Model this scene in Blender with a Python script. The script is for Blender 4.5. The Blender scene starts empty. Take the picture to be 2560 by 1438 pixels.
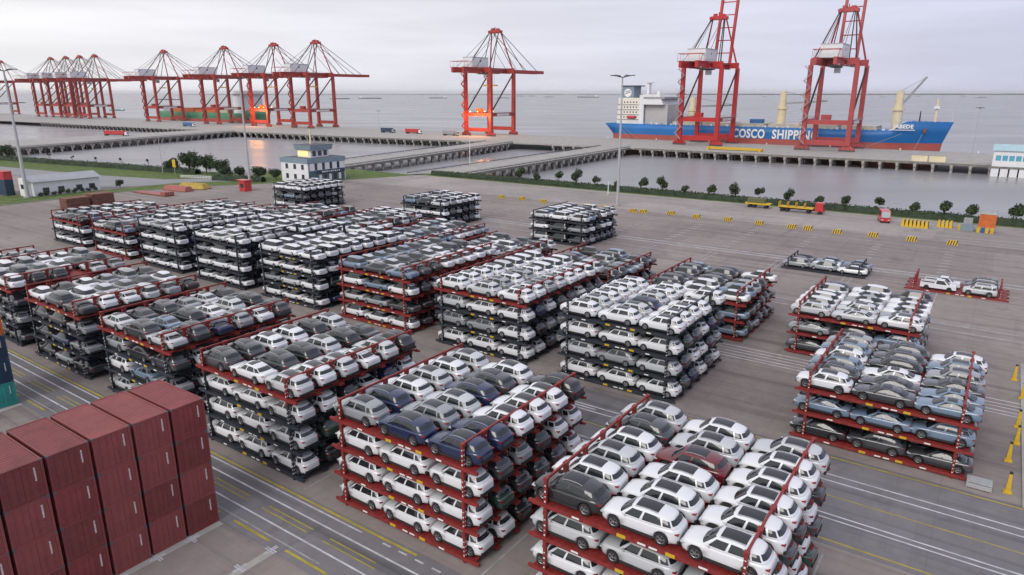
import bpy, bmesh, math, random
from mathutils import Vector, Matrix
random.seed(7)
# ------------------------------------------------------------------ camera, sky, sun, exposure
SC = bpy.context.scene
COL = SC.collection
CAM_H = 32.0
TILT = math.radians(15.8)
cd = bpy.data.cameras.new('camera'); cam = bpy.data.objects.new('camera', cd); COL.objects.link(cam)
cam.location = (0, 0, CAM_H); cam.rotation_euler = (math.pi/2 - TILT, 0, 0)
cd.sensor_width = 36.0; cd.lens = 36.0*1720/2560; cd.clip_start = 0.5; cd.clip_end = 60000
SC.camera = cam

SUN_AZ = math.radians(215)      # compass bearing of the sun (clockwise from +Y)
SUN_EL = math.radians(38)
w = bpy.data.worlds.new('World'); SC.world = w; w.use_nodes = True
nt = w.node_tree; N = nt.nodes; Lk = nt.links
for n in list(N): N.remove(n)
wo = N.new('ShaderNodeOutputWorld'); bg = N.new('ShaderNodeBackground'); bg.inputs['Strength'].default_value = 0.1
sky = N.new('ShaderNodeTexSky'); sky.sky_type = 'NISHITA'; sky.sun_disc = False
sky.sun_elevation = SUN_EL; sky.sun_rotation = SUN_AZ; sky.air_density = 1.0; sky.dust_density = 3.0
tc = N.new('ShaderNodeTexCoord')
# overcast cloud deck: flattened streaks, brighter cloud to the west, mauve grey to the east
mp = N.new('ShaderNodeMapping'); mp.inputs['Scale'].default_value = (1.5, 1.5, 17.0)
nz = N.new('ShaderNodeTexNoise'); nz.inputs['Scale'].default_value = 1.7; nz.inputs['Detail'].default_value = 6; nz.inputs['Roughness'].default_value = 0.55
Lk.new(tc.outputs['Generated'], mp.inputs['Vector']); Lk.new(mp.outputs['Vector'], nz.inputs['Vector'])
sep = N.new('ShaderNodeSeparateXYZ'); Lk.new(tc.outputs['Generated'], sep.inputs[0])
mr = N.new('ShaderNodeMapRange'); mr.inputs['From Min'].default_value = -0.75; mr.inputs['From Max'].default_value = 0.75
Lk.new(sep.outputs['X'], mr.inputs['Value'])
grad = N.new('ShaderNodeMix'); grad.data_type = 'RGBA'
grad.inputs[6].default_value = (10.1, 9.95, 10.0, 1); grad.inputs[7].default_value = (6.1, 6.25, 8.1, 1)
Lk.new(mr.outputs['Result'], grad.inputs[0])
cr = N.new('ShaderNodeMapRange'); cr.inputs['From Min'].default_value = 0.38; cr.inputs['From Max'].default_value = 0.68
cr.inputs['To Min'].default_value = 0.93; cr.inputs['To Max'].default_value = 1.08
Lk.new(nz.outputs['Fac'], cr.inputs['Value'])
mul = N.new('ShaderNodeVectorMath'); mul.operation = 'SCALE'
Lk.new(grad.outputs[2], mul.inputs[0]); Lk.new(cr.outputs['Result'], mul.inputs['Scale'])
mx = N.new('ShaderNodeMix'); mx.data_type = 'RGBA'; mx.inputs[0].default_value = 0.93
Lk.new(sky.outputs['Color'], mx.inputs[6]); Lk.new(mul.outputs[0], mx.inputs[7])
Lk.new(mx.outputs[2], bg.inputs['Color']); Lk.new(bg.outputs[0], wo.inputs['Surface'])
sl = bpy.data.lights.new('sun', 'SUN'); sl.energy = 1.5; sl.angle = math.radians(30); sl.color = (1.0, 0.95, 0.9)
so = bpy.data.objects.new('sun', sl); COL.objects.link(so)
sd = Vector((math.sin(SUN_AZ)*math.cos(SUN_EL), math.cos(SUN_AZ)*math.cos(SUN_EL), math.sin(SUN_EL)))
so.rotation_euler = (-sd).to_track_quat('-Z', 'Y').to_euler(); so.location = (-40, -60, 120)
vs = SC.view_settings; vs.view_transform = 'Standard'; vs.look = 'None'; vs.exposure = 0.05; vs.gamma = 1.0
SC.cycles.max_bounces = 6; SC.cycles.diffuse_bounces = 1; SC.cycles.glossy_bounces = 3; SC.cycles.transmission_bounces = 2
SC.cycles.volume_bounces = 0

# ------------------------------------------------------------------ yard grid: a runs along the car noses, b towards the water
PHI = math.radians(35.2)
AX = Vector((math.cos(PHI), -math.sin(PHI), 0)); BX = Vector((math.sin(PHI), math.cos(PHI), 0))
def P(a, b, z=0.0): return AX*a + BX*b + Vector((0, 0, z))

# ------------------------------------------------------------------ materials
MATS = {}
def mat(name, col, rough=0.6, metal=0.0, var=0.12, scale=1.5, bump=0.0, spec=0.5, objcol=False, coat=0.0, detail=5, gen='Object', stain=None, emit=None):
    if name in MATS: return MATS[name]
    m = bpy.data.materials.new(name); m.use_nodes = True
    t = m.node_tree; n = t.nodes; l = t.links
    p = n['Principled BSDF']
    p.inputs['Roughness'].default_value = rough; p.inputs['Metallic'].default_value = metal
    p.inputs['Specular IOR Level'].default_value = spec; p.inputs['Coat Weight'].default_value = coat
    p.inputs['Coat Roughness'].default_value = 0.06
    if objcol:
        oi = n.new('ShaderNodeObjectInfo'); src = oi.outputs['Color']
    else:
        rgb = n.new('ShaderNodeRGB'); rgb.outputs[0].default_value = (*col, 1); src = rgb.outputs[0]
    if var > 0 or bump > 0:
        c = n.new('ShaderNodeTexCoord'); nz = n.new('ShaderNodeTexNoise')
        nz.inputs['Scale'].default_value = scale; nz.inputs['Detail'].default_value = detail; nz.inputs['Roughness'].default_value = 0.62
        l.new(c.outputs[gen], nz.inputs['Vector'])
        r = n.new('ShaderNodeMapRange'); r.inputs['From Min'].default_value = 0.3; r.inputs['From Max'].default_value = 0.7
        r.inputs['To Min'].default_value = 1-var; r.inputs['To Max'].default_value = 1+var*0.8
        l.new(nz.outputs['Fac'], r.inputs['Value'])
        s = n.new('ShaderNodeVectorMath'); s.operation = 'SCALE'
        l.new(src, s.inputs[0]); l.new(r.outputs['Result'], s.inputs['Scale']); src = s.outputs[0]
        if bump > 0:
            b = n.new('ShaderNodeBump'); b.inputs['Strength'].default_value = bump; b.inputs['Distance'].default_value = 0.05
            l.new(nz.outputs['Fac'], b.inputs['Height']); l.new(b.outputs[0], p.inputs['Normal'])
        if stain:
            sc2, amount, scol = stain
            n2 = n.new('ShaderNodeTexNoise'); n2.inputs['Scale'].default_value = sc2; n2.inputs['Detail'].default_value = 7; n2.inputs['Roughness'].default_value = 0.7
            l.new(c.outputs[gen], n2.inputs['Vector'])
            r2 = n.new('ShaderNodeMapRange'); r2.inputs['From Min'].default_value = 0.52; r2.inputs['From Max'].default_value = 0.74
            r2.inputs['To Max'].default_value = amount
            l.new(n2.outputs['Fac'], r2.inputs['Value'])
            x = n.new('ShaderNodeMix'); x.data_type = 'RGBA'; x.inputs[7].default_value = (*scol, 1)
            l.new(r2.outputs['Result'], x.inputs[0]); l.new(src, x.inputs[6]); src = x.outputs[2]
    l.new(src, p.inputs['Base Color'])
    if emit:
        p.inputs['Emission Color'].default_value = (*emit[0], 1); p.inputs['Emission Strength'].default_value = emit[1]
    MATS[name] = m
    return m
PAINT = mat('car_paint', (.8, .8, .8), .32, 0.0, 0.0, objcol=True, coat=1.0)
GLASS = mat('car_glass', (.016, .02, .024), .06, 0, 0, spec=.7)
ROOFG = mat('roof_glass', (.02, .022, .026), .16, 0, 0, spec=.55)
TYRE = mat('tyre_rubber', (.02, .02, .021), .85, 0, .2, 4)
RIM = mat('alloy_rim', (.42, .43, .45), .32, .8, 0)
PLAST = mat('black_trim', (.022, .022, .024), .6, 0, .15, 6)
TAIL = mat('tail_lamp_red', (.28, .012, .015), .2, 0, 0)
HEAD = mat('head_lamp_clear', (.55, .58, .6), .12, .2, 0)
CHROME = mat('roof_rail_silver', (.55, .56, .58), .3, .7, 0)
RED = mat('rack_red', (.235, .026, .024), .55, 0, .3, 3, .15, stain=(1.2, .55, (.10, .04, .032)))
DARK = mat('rack_blue_black', (.026, .032, .045), .6, 0, .3, 3, .1, stain=(1.2, .5, (.09, .06, .045)))
WHITE = mat('white_paint', (.78, .78, .77), .6, 0, .12, 4)
TAPE = mat('white_tape', (.8, .8, .78), .5, 0, .1, 8)
YEL = mat('yellow_paint', (.62, .40, .02), .55, 0, .18, 3)
BLACK = mat('black_paint', (.02, .02, .02), .6, 0, .1)
def ground_mat(name, col, slab=7.5, streak=.4, rough=.78):
    """port paving: cast slabs of slightly different age, joints, tyre bands along a, oil stains"""
    m = bpy.data.materials.new(name); m.use_nodes = True; t = m.node_tree; n = t.nodes; l = t.links; p = n['Principled BSDF']
    p.inputs['Roughness'].default_value = rough; p.inputs['Specular IOR Level'].default_value = .35
    c = n.new('ShaderNodeTexCoord'); val = None
    def fac(sc, lo, hi, to0, to1, det=8, k=1.0):
        mp = n.new('ShaderNodeMapping'); mp.inputs['Scale'].default_value = sc; l.new(c.outputs['Object'], mp.inputs['Vector'])
        z = n.new('ShaderNodeTexNoise'); z.inputs['Scale'].default_value = k; z.inputs['Detail'].default_value = det; z.inputs['Roughness'].default_value = .65; l.new(mp.outputs['Vector'], z.inputs['Vector'])
        r = n.new('ShaderNodeMapRange'); r.inputs['From Min'].default_value = lo; r.inputs['From Max'].default_value = hi; r.inputs['To Min'].default_value = to0; r.inputs['To Max'].default_value = to1
        l.new(z.outputs['Fac'], r.inputs['Value']); return r.outputs['Result'], z
    f1, _ = fac((.03,.03,1), .3, .7, .78, 1.12); f2, z2 = fac((.7,.7,1), .3, .7, .88, 1.1)
    f3, _ = fac((.012,.55,1), .5, .72, 1.0, 1-streak, 4); f4, _ = fac((.16,.16,1), .58, .74, 1.0, .6, 9); f5, _ = fac((.35,.014,1), .58, .75, 1.0, 1-streak*.6, 4)
    vo = n.new('ShaderNodeTexVoronoi'); vo.distance = 'CHEBYCHEV'; vo.inputs['Scale'].default_value = .045; vo.inputs['Randomness'].default_value = .75; l.new(c.outputs['Object'], vo.inputs['Vector'])
    sv = n.new('ShaderNodeSeparateColor'); l.new(vo.outputs['Color'], sv.inputs[0]); rv = n.new('ShaderNodeMapRange'); rv.inputs['To Min'].default_value = .9; rv.inputs['To Max'].default_value = 1.08; l.new(sv.outputs[0], rv.inputs['Value'])
    br = n.new('ShaderNodeTexBrick'); br.offset = 0; br.inputs['Scale'].default_value = 1; br.inputs['Brick Width'].default_value = slab; br.inputs['Row Height'].default_value = slab; br.inputs['Mortar Size'].default_value = .055; br.inputs['Mortar Smooth'].default_value = .2
    br.inputs['Color1'].default_value = (1,1,1,1); br.inputs['Color2'].default_value = (.95,.95,.95,1); br.inputs['Mortar'].default_value = (.86,.86,.86,1); l.new(c.outputs['Object'], br.inputs['Vector'])
    sb = n.new('ShaderNodeSeparateColor'); l.new(br.outputs['Color'], sb.inputs[0])
    val = f1
    for q in (f2, f3, f4, f5, rv.outputs['Result'], sb.outputs[0]):
        k = n.new('ShaderNodeMath'); k.operation = 'MULTIPLY'; l.new(val, k.inputs[0]); l.new(q, k.inputs[1]); val = k.outputs[0]
    sc_ = n.new('ShaderNodeVectorMath'); sc_.operation = 'SCALE'; sc_.inputs[0].default_value = col; l.new(val, sc_.inputs['Scale']); l.new(sc_.outputs[0], p.inputs['Base Color'])
    bm_ = n.new('ShaderNodeBump'); bm_.inputs['Strength'].default_value = .1; bm_.inputs['Distance'].default_value = .03; l.new(z2.outputs['Fac'], bm_.inputs['Height']); l.new(bm_.outputs[0], p.inputs['Normal'])
    MATS[name] = m; return m
ASPH = ground_mat('yard_asphalt', (.27, .232, .219))
ROAD = ground_mat('road_asphalt', (.19, .182, .192), 12, .45, .72)
CONC = mat('concrete', (.36, .345, .325), .8, 0, .2, .25, .15, stain=(.08, .5, (.20, .185, .17)))
CONCD = mat('weathered_concrete', (.20, .19, .17), .85, 0, .3, .5, .2, stain=(.3, .6, (.07, .065, .055)))
PILE = mat('pile_concrete', (.46, .44, .41), .85, 0, .35, .5, .2, stain=(.4, .6, (.12, .11, .09)))
GRASS = mat('grass', (.10, .145, .04), .9, 0, .45, .35, .5, spec=.2, detail=9, stain=(.06, .6, (.15, .15, .06)))
LEAF = mat('leaf_green', (.06, .09, .032), .7, 0, .5, .6, spec=.3)
LEAF2 = mat('leaf_dark', (.03, .048, .026), .7, 0, .5, .6, spec=.3)
BARK = mat('bark', (.10, .075, .05), .9, 0, .3, 4)
CRED = mat('container_oxide_red', (.225, .045, .047), .5, 0, .2, .8, .05, stain=(.7, .5, (.13, .034, .036)))
CRANE = mat('crane_red', (.37, .042, .03), .5, 0, .2, .12, stain=(.3, .4, (.2, .035, .03)))
CRANE2 = mat('crane_bright_red', (.46, .02, .02), .48, 0, .18, .12)
CRANE3 = mat('crane_faded_red', (.40, .06, .062), .55, 0, .2, .12)
STAY = mat('crane_tie_bar', (.05, .018, .02), .6, 0, .1)
GALV = mat('galvanised_steel', (.46, .47, .48), .5, .3, .12, 2)
HOUSE = mat('white_cladding', (.74, .75, .77), .55, 0, .08, .4)
BLUEH = mat('hull_blue', (.008, .14, .42), .45, 0, .15, .06, stain=(.09, .35, (.02, .11, .25)))
REDH = mat('hull_boot_red', (.32, .06, .045), .55, 0, .2, .1, stain=(.2, .5, (.22, .08, .06)))
CREAM = mat('ship_cream', (.72, .62, .42), .5, 0, .1, .3)
ACCOM = mat('accommodation_white', (.76, .73, .66), .5, 0, .08, .3)
BEIGE = mat('hatch_beige', (.50, .45, .36), .6, 0, .2, .3)
BLUEP = mat('blue_paint', (.03, .12, .32), .5, 0, .15, .6)
TEAL = mat('teal_paint', (.03, .30, .27), .5, 0, .2, .8)
NAVY = mat('navy_paint', (.018, .045, .09), .5, 0, .2, .8)
ORANGE = mat('orange_paint', (.55, .13, .03), .5, 0, .2, .8)
GREY = mat('grey_paint', (.30, .31, .32), .55, 0, .15, .8)
GREEN = mat('hull_green', (.06, .20, .11), .5, 0, .25, .08)
REDP = mat('truck_red', (.50, .03, .035), .35, 0, .08, 1, coat=.4)
WIN = mat('window_glass', (.035, .045, .055), .1, 0, 0, spec=.7)
LITWIN = mat('lit_window', (.5, .4, .15), .4, 0, 0, emit=((1.0, .72, .3), .9))
SLATE = mat('slate_blue_cladding', (.20, .27, .33), .6, 0, .1, .5)
BROWN = mat('rusty_brown', (.19, .085, .06), .85, 0, .35, .8, .2, stain=(1.5, .5, (.10, .05, .04)))
ROOFD = mat('dark_roof', (.10, .10, .11), .8, 0, .2, .4)
CREDS = [CRED, mat('container_red_faded', (.25,.062,.06), .55, 0, .22, .6, .05, stain=(.5,.5,(.15,.04,.04))), mat('container_red_brown', (.195,.042,.042), .5, 0, .25, .9, .05, stain=(.9,.6,(.11,.036,.03)))]
LAMPO = mat('sodium_lamp', (1, .6, .2), .4, 0, 0, emit=((1.0, .5, .16), 6.0))
# water: dull estuary water with wind ripples
wm = bpy.data.materials.new('estuary_water'); wm.use_nodes = True
t = wm.node_tree; n = t.nodes; l = t.links; p = n['Principled BSDF']
p.inputs['Base Color'].default_value = (.25, .245, .26, 1); p.inputs['Roughness'].default_value = .22; p.inputs['IOR'].default_value = 1.33
c = n.new('ShaderNodeTexCoord'); mpn = n.new('ShaderNodeMapping'); mpn.inputs['Scale'].default_value = (.35, .6, .5)
z1 = n.new('ShaderNodeTexNoise'); z1.inputs['Scale'].default_value = 1.0; z1.inputs['Detail'].default_value = 6
l.new(c.outputs['Object'], mpn.inputs['Vector']); l.new(mpn.outputs['Vector'], z1.inputs['Vector'])
b1 = n.new('ShaderNodeBump'); b1.inputs['Strength'].default_value = .1; b1.inputs['Distance'].default_value = .2
l.new(z1.outputs['Fac'], b1.inputs['Height']); l.new(b1.outputs[0], p.inputs['Normal'])
z2 = n.new('ShaderNodeTexNoise'); z2.inputs['Scale'].default_value = .006; z2.inputs['Detail'].default_value = 5
mp2 = n.new('ShaderNodeMapping'); mp2.inputs['Scale'].default_value = (1, 3.5, 1); l.new(c.outputs['Object'], mp2.inputs['Vector']); l.new(mp2.outputs['Vector'], z2.inputs['Vector'])
r2 = n.new('ShaderNodeMapRange'); r2.inputs['From Min'].default_value = .35; r2.inputs['From Max'].default_value = .65; r2.inputs['To Min'].default_value = .24; r2.inputs['To Max'].default_value = .38
l.new(z2.outputs['Fac'], r2.inputs['Value']); l.new(r2.outputs['Result'], p.inputs['Roughness'])
mc = n.new('ShaderNodeMix'); mc.data_type = 'RGBA'; mc.inputs[6].default_value = (.29, .28, .275, 1); mc.inputs[7].default_value = (.235, .24, .265, 1); l.new(z2.outputs['Fac'], mc.inputs[0]); l.new(mc.outputs[2], p.inputs['Base Color'])
WATER = wm

# ------------------------------------------------------------------ mesh helpers
class MB:
    """collects boxes, prisms, bars and sheets; build() links them as one mesh object"""
    def __init__(s): s.v = []; s.f = []; s.m = []; s.mats = []; s.sm = []
    def mi(s, m):
        if m not in s.mats: s.mats.append(m)
        return s.mats.index(m)
    def add(s, vs, fs, m, smooth=False):
        o = len(s.v); s.v.extend([tuple(q) for q in vs]); k = s.mi(m)
        for f in fs: s.f.append(tuple(i+o for i in f)); s.m.append(k); s.sm.append(smooth)
        return s
    def box(s, x0, x1, y0, y1, z0, z1, m, top=None):
        tx0, tx1, ty0, ty1 = top if top else (x0, x1, y0, y1)
        vs = [(x0,y0,z0),(x1,y0,z0),(x1,y1,z0),(x0,y1,z0),(tx0,ty0,z1),(tx1,ty0,z1),(tx1,ty1,z1),(tx0,ty1,z1)]
        return s.add(vs, [(3,2,1,0),(4,5,6,7),(0,1,5,4),(1,2,6,5),(2,3,7,6),(3,0,4,7)], m)
    def bar(s, p, q, w, h, m):
        p = Vector(p); q = Vector(q); d = (q-p).normalized()
        up = Vector((0,0,1)) if abs(d.z) < .95 else Vector((0,1,0))
        x = d.cross(up).normalized()*(w/2); y = x.cross(d).normalized()*(h/2)
        vs = [p-x-y,p+x-y,p+x+y,p-x+y,q-x-y,q+x-y,q+x+y,q-x+y]
        return s.add(vs, [(0,1,2,3),(7,6,5,4),(4,5,1,0),(5,6,2,1),(6,7,3,2),(7,4,0,3)], m)
    def tube(s, p, q, r0, r1, m, n=10, caps=True):
        p = Vector(p); q = Vector(q); d = (q-p).normalized()
        up = Vector((0,0,1)) if abs(d.z) < .95 else Vector((0,1,0))
        x = d.cross(up).normalized(); y = x.cross(d).normalized()
        vs = []
        for c, r in ((p, r0), (q, r1)):
            for i in range(n):
                t = 2*math.pi*i/n; vs.append(c + x*(r*math.cos(t)) + y*(r*math.sin(t)))
        s.add(vs, [(i,(i+1)%n,n+(i+1)%n,n+i) for i in range(n)], m, True)
        if caps: s.add(vs, [tuple(range(n))[::-1], tuple(range(n,2*n))], m)
        return s
    def lathe(s, prof, m, n=20, c=(0,0,0), axis='z'):
        vs = []
        for r, z in prof:
            for i in range(n):
                t = 2*math.pi*i/n; u, v = r*math.cos(t), r*math.sin(t)
                vs.append((c[0]+u, c[1]+v, c[2]+z) if axis == 'z' else (c[0]+u, c[1]+z, c[2]+v))
        k = len(prof)
        return s.add(vs, [(j*n+i, j*n+(i+1)%n, (j+1)*n+(i+1)%n, (j+1)*n+i) for j in range(k-1) for i in range(n)], m, True)
    def grid(s, rows, m, smooth=True, close=False):
        nr = len(rows); nc = len(rows[0]); vs = [q for r in rows for q in r]; fs = []
        for i in range(nr-1):
            for j in range(nc if close else nc-1):
                fs.append((i*nc+j, i*nc+(j+1)%nc, (i+1)*nc+(j+1)%nc, (i+1)*nc+j))
        return s.add(vs, fs, m, smooth)
    def poly(s, pts, m, z=None):
        return s.add([(q[0], q[1], z if z is not None else q[2]) for q in pts], [tuple(range(len(pts)))], m)
    def prism(s, pts, z0, z1, m):
        n = len(pts); vs = [(x, y, z0) for x, y in pts] + [(x, y, z1) for x, y in pts]
        return s.add(vs, [tuple(range(n))[::-1], tuple(range(n, 2*n))] + [(i,(i+1)%n,n+(i+1)%n,n+i) for i in range(n)], m)
    def merge(s, o, M=None):
        off = len(s.v)
        s.v.extend([tuple(M @ Vector(q)) for q in o.v] if M else o.v)
        idx = [s.mi(m) for m in o.mats]
        s.f.extend([tuple(i+off for i in f) for f in o.f]); s.m.extend([idx[k] for k in o.m]); s.sm.extend(o.sm)
        return s
    def mesh(s, name):
        me = bpy.data.meshes.new(name); me.from_pydata(s.v, [], s.f)
        for m in s.mats: me.materials.append(m)
        me.polygons.foreach_set('material_index', s.m); me.polygons.foreach_set('use_smooth', s.sm)
        me.update()
        return me
    def build(s, name, parent=None, **kw): return link(name, s.mesh(name), parent, **kw)
def link(name, me, parent=None, loc=None, rz=None, rot=None):
    o = bpy.data.objects.new(name, me); COL.objects.link(o)
    if parent is not None: o.parent = parent
    if loc is not None: o.location = loc
    if rot is not None: o.rotation_euler = rot
    elif rz is not None: o.rotation_euler = (0, 0, rz)
    return o
def recalc(me):
    bm = bmesh.new(); bm.from_mesh(me); bmesh.ops.remove_doubles(bm, verts=bm.verts, dist=1e-5)
    bmesh.ops.recalc_face_normals(bm, faces=bm.faces); bm.to_mesh(me); bm.free(); return me
def tag(o, label, cat, group=None):
    o['label'] = label; o['category'] = cat
    if group: o['group'] = group
    return o
def thing(name, label, cat, a, b, z=0.0, rz=0.0, group=None):
    """an Empty at a thing's base; its local x runs along a, its local y along b"""
    return tag(link(name, None, None, P(a, b, z), -PHI+rz), label, cat, group)
def struct(name, mb, kind='structure', grid=True, loc=None):
    o = mb.build(name, None, loc=loc or (0,0,0), rz=-PHI if grid else 0.0); o['kind'] = kind
    return o
def copy_tree(o, parent=None):
    c = o.copy(); COL.objects.link(c); c.parent = parent
    for ch in [q for q in o.children]: copy_tree(ch, c)
    return c
ORD = ['first','second','third','fourth','fifth','sixth','seventh','eighth','ninth','tenth','eleventh','twelfth','thirteenth','fourteenth','fifteenth','sixteenth','seventeenth','eighteenth','nineteenth','twentieth','twenty-first','twenty-second','twenty-third']
# ------------------------------------------------------------------ the setting
WZ = -4.5
sea = MB(); sea.box(-30000, 30000, -3000, 45000, WZ-30, WZ, WATER)
struct('water', sea, grid=False)
land = [(-1400,-500),(500,-500),(500,215),(-193,215),(-197,207),(-246,207),(-258,170),(-297,159),(-343,148),(-406,138),(-1400,20)]
struct('yard_ground', MB().prism(land, -9, 0, ASPH))
far = MB()
for i in range(60):
    u = -6000+i*330; h = (5+4*random.random())*(1 if i < 26 else 2.6)
    far.box(u, u+331, 13000+i*9, 13400+i*9, WZ, WZ+h, LEAF2)
struct('far_shore', far, grid=False)
# roads laid over the yard
struct('road', MB().box(-400, 120, 24.9, 31.0, -.02, .006, ROAD))
struct('cross_road', MB().box(-45, 160, 49.0, 63.2, -.02, .005, ROAD))
struct('quay_road', MB().box(-235, 160, 178.5, 207, -.02, .004, ground_mat('quay_asphalt', (.34,.305,.288), 9, .3)))
struct('access_road', MB().prism([(-262,96),(-246,140),(-225,158),(-246,157),(-262,140),(-300,131),(-406,118),(-700,80),(-700,60),(-406,104),(-300,117)], -.02, .006, mat('access_asphalt', (.25,.25,.26), .8, 0, .12, .1)))
def strip(mb, a0, a1, b, w, m, z=.012): mb.box(a0, a1, b-w/2, b+w/2, 0, z, m)
LW = mat('lane_white', (.52,.52,.55), .7, 0, .3, .8, stain=(1.3,.6,(.2,.2,.21)))
LF = mat('lane_white_worn', (.32,.315,.315), .75, 0, .3, .8, stain=(.9,.7,(.23,.22,.22)))
LY = mat('lane_yellow', (.40,.32,.03), .7, 0, .3, .8, stain=(1.1,.6,(.2,.18,.1)))
wl = MB(); yl = MB(); wf = MB()
strip(yl, -150, -30, 30.66, .2, LY); strip(wl, -150, -35.2, 30.25, .14, LW); strip(wl, -150, 30, 29.15, .15, LW); strip(wl, -150, 30, 27.05, .15, LW)
for k in range(4): strip(wl, -33+k*1.6, -32.2+k*1.6, 30.25, .14, LW)
for s in range(-16, 6):
    a = -51.2+s*7.3
    strip(yl, a, a+(5.4 if s % 2 else 4.8), 28.36, .1, LY); strip(yl, a-.3, a+5.2, 27.87, .1, LY)
for s in range(-12, 6): strip(yl, -44.5+s*6.3, -40.1+s*6.3, 25.58, .2, LY)
strip(wf, -150, -35, 26.0, .12, LF)
for b in (59.5, 58.4, 53.15, 52.5): strip(wl, -44 if b > 56 else -42, 120, b, .15, LW)
strip(yl, -24, 120, 62.75, .16, LY); strip(yl, -40, 120, 49.6, .16, LY); strip(yl, -40, 120, 56.0, .1, LY)
for b in (86.3, 85.2, 84.3, 83.2, 82.3): strip(wl, -28, 120, b, .14, LW)
for b in (109.5, 112.5): strip(wf, -30, 120, b, .35, LF)
for b, w_ in ((141, .9), (143.2, .9), (134.6, .25)): strip(wf, -110, 160, b, w_, LF)
strip(wl, -110, 160, 170.5, .3, LF); strip(wl, -150, 10, 113.6, .14, LF); strip(wf, -235, 160, 186, .35, LF); strip(wf, -160, 160, 193, .3, LF)
for i in range(-8, 9):
    a = -19.5+i*13.4
    for b in range(146, 169, 3): wf.box(a-.8, a+.8, b, b+.5, 0, .011, LF)
    if i < 5:
        for da in (-.55, .55): wf.box(a+da-.1, a+da+.1, 118, 139, 0, .011, LF)
for a in (-107.5, -88.5, -69.6, -43.6, -24.9, -6.2):
    wl.box(a-.08, a+.08, 31.6, 47.6, 0, .012, LF)
for i in range(5):
    wl.box(-30-i*6.5+3, -30-i*6.5+5.6, 58.9, 59.05, 0, .013, LW)
for a, b in ((-39.15,22.5),(-39.07,24.97),(-45.0,22.4),(-45.0,19.8),(-45.0,17.1),(-39.1,19.8),(-39.1,17.2),(-32.6,22.5),(-32.6,19.8),(-81.4,22.3)):
    for dx, dy in ((1,0),(0,1)):
        for q in (-1,1):
            wl.box(a-.5*dx+q*.09*dy-.05, a+.5*dx+q*.09*dy+.05, b-.5*dy+q*.09*dx-.05, b+.5*dy+q*.09*dx+.05, 0, .02+.003*dx, LW)
struct('white_lane_markings', wl); struct('yellow_lane_markings', yl); struct('worn_lane_markings', wf)
cs = MB()
for a in (-51.6, -45.1, -38.9, -32.4, -88.2, -81.7): cs.box(a-.32, a+.32, -20, 24.85, -.02, .008, CONC)
struct('container_slot_strips', cs)
# grass verges
struct('grass_verge', MB().prism([(-262,20),(-238,20),(-239.5,112),(-229,140),(-203,181),(-193,206.5),(-246,206.5),(-250,170),(-228,158),(-247,140),(-251,92),(-262,90)], -.02, .05, GRASS))
struct('shore_grass', MB().prism([(-700,81),(-406,119),(-300,132),(-262,141),(-247,158),(-258,169.5),(-297,158.5),(-343,147.5),(-406,137.5),(-700,98)], -.02, .05, GRASS))
struct('quay_verge', MB().box(-193, 300, 207.0, 214.6, -.02, .05, GRASS))
# kerb along the yard edge of the verge
struct('kerb', MB().box(-192, 300, 206.7, 207.0, -.02, .14, CONC).bar((-239.2,20,.06),(-240.2,112,.06),.25,.2,CONC).bar((-240.2,112,.06),(-229.6,140,.06),.25,.2,CONC))
# ------------------------------------------------------------------ wharf and trestles on piles
pl = MB(); pl.tube((0,0,-5.6),(0,0,-1.5),.6,.6,PILE,10).box(-.9,.9,-.9,.9,-1.7,-1.0,PILE).box(-.5,.5,-1.55,-.9,-2.6,-.9,PILE,top=(-.5,.5,-1.75,-.9))
PILE_ME = pl.mesh('pile')
def pier(name, label, pts, edges, group=None, step=7.6, thick=.9, rails=()):
    t = tag(link(name, None, None, (0,0,0), -PHI), label, 'wharf' if 'wharf' in name else 'bridge', group)
    MB().prism(pts, -thick, 0, CONC).build('deck', t)
    for (p, q, rows) in edges:
        p = Vector((*p,0)); q = Vector((*q,0)); d = q-p; L = d.length; d.normalize(); nrm = Vector((-d.y, d.x, 0))
        MB().bar(p+nrm*.2+Vector((0,0,-.55)), q+nrm*.2+Vector((0,0,-.55)), .8, 1.06, CONCD).build('edge_beam', t)
        ang = math.atan2(d.y, d.x)
        for k in range(int(L/step)):
            for r in range(rows):
                c = p + d*(step*(k+.5)) + nrm*(1.1+r*5.5)
                link('pile', PILE_ME, t, c, ang)
    for (p, q) in rails:
        r = MB(); p = Vector((*p,.0)); q = Vector((*q,.0)); n_ = max(2,int((q-p).length/6))
        r.bar(p+Vector((0,0,1.0)), q+Vector((0,0,1.0)), .12, .12, GREY); r.bar(p+Vector((0,0,.55)), q+Vector((0,0,.55)), .3, .3, ROOFD)
        for i in range(n_+1): c = p.lerp(q, i/n_); r.box(c.x-.06,c.x+.06,c.y-.06,c.y+.06,0,1.0,GREY)
        r.build('railing', t)
    return t
pier('wharf', 'long grey concrete wharf on piles under the red cranes', [(-1500,330),(-700,352),(-560,358),(-400,367),(-250,386),(-185,388),(70,388),(70,464),(-1500,464)],
     [((-183,388),(70,388),3),((-244,386.4),(-206,387.6),2),((-400,367),(-272,383.5),2),((-560,358),(-400,367),2),((-900,346.5),(-600,356),1)])
pier('trestle_bridge', 'concrete trestle roadway joining the yard hedge to the wharf by the blue ship', [(-199,205),(-178,205),(-186,388.2),(-207,388.2)], [((-178,216),(-186,388),2)], rails=(((-198.5,207),(-206.5,388)),((-178.5,216),(-186.5,388))))
pier('trestle_bridge', 'concrete trestle roadway starting behind the two-storey control building', [(-263,204),(-241,204),(-270,385),(-292,382)], [((-241,208),(-270,384),2)], rails=(((-262.5,206),(-291.5,382)),((-241.5,206),(-270.5,384))))
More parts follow.
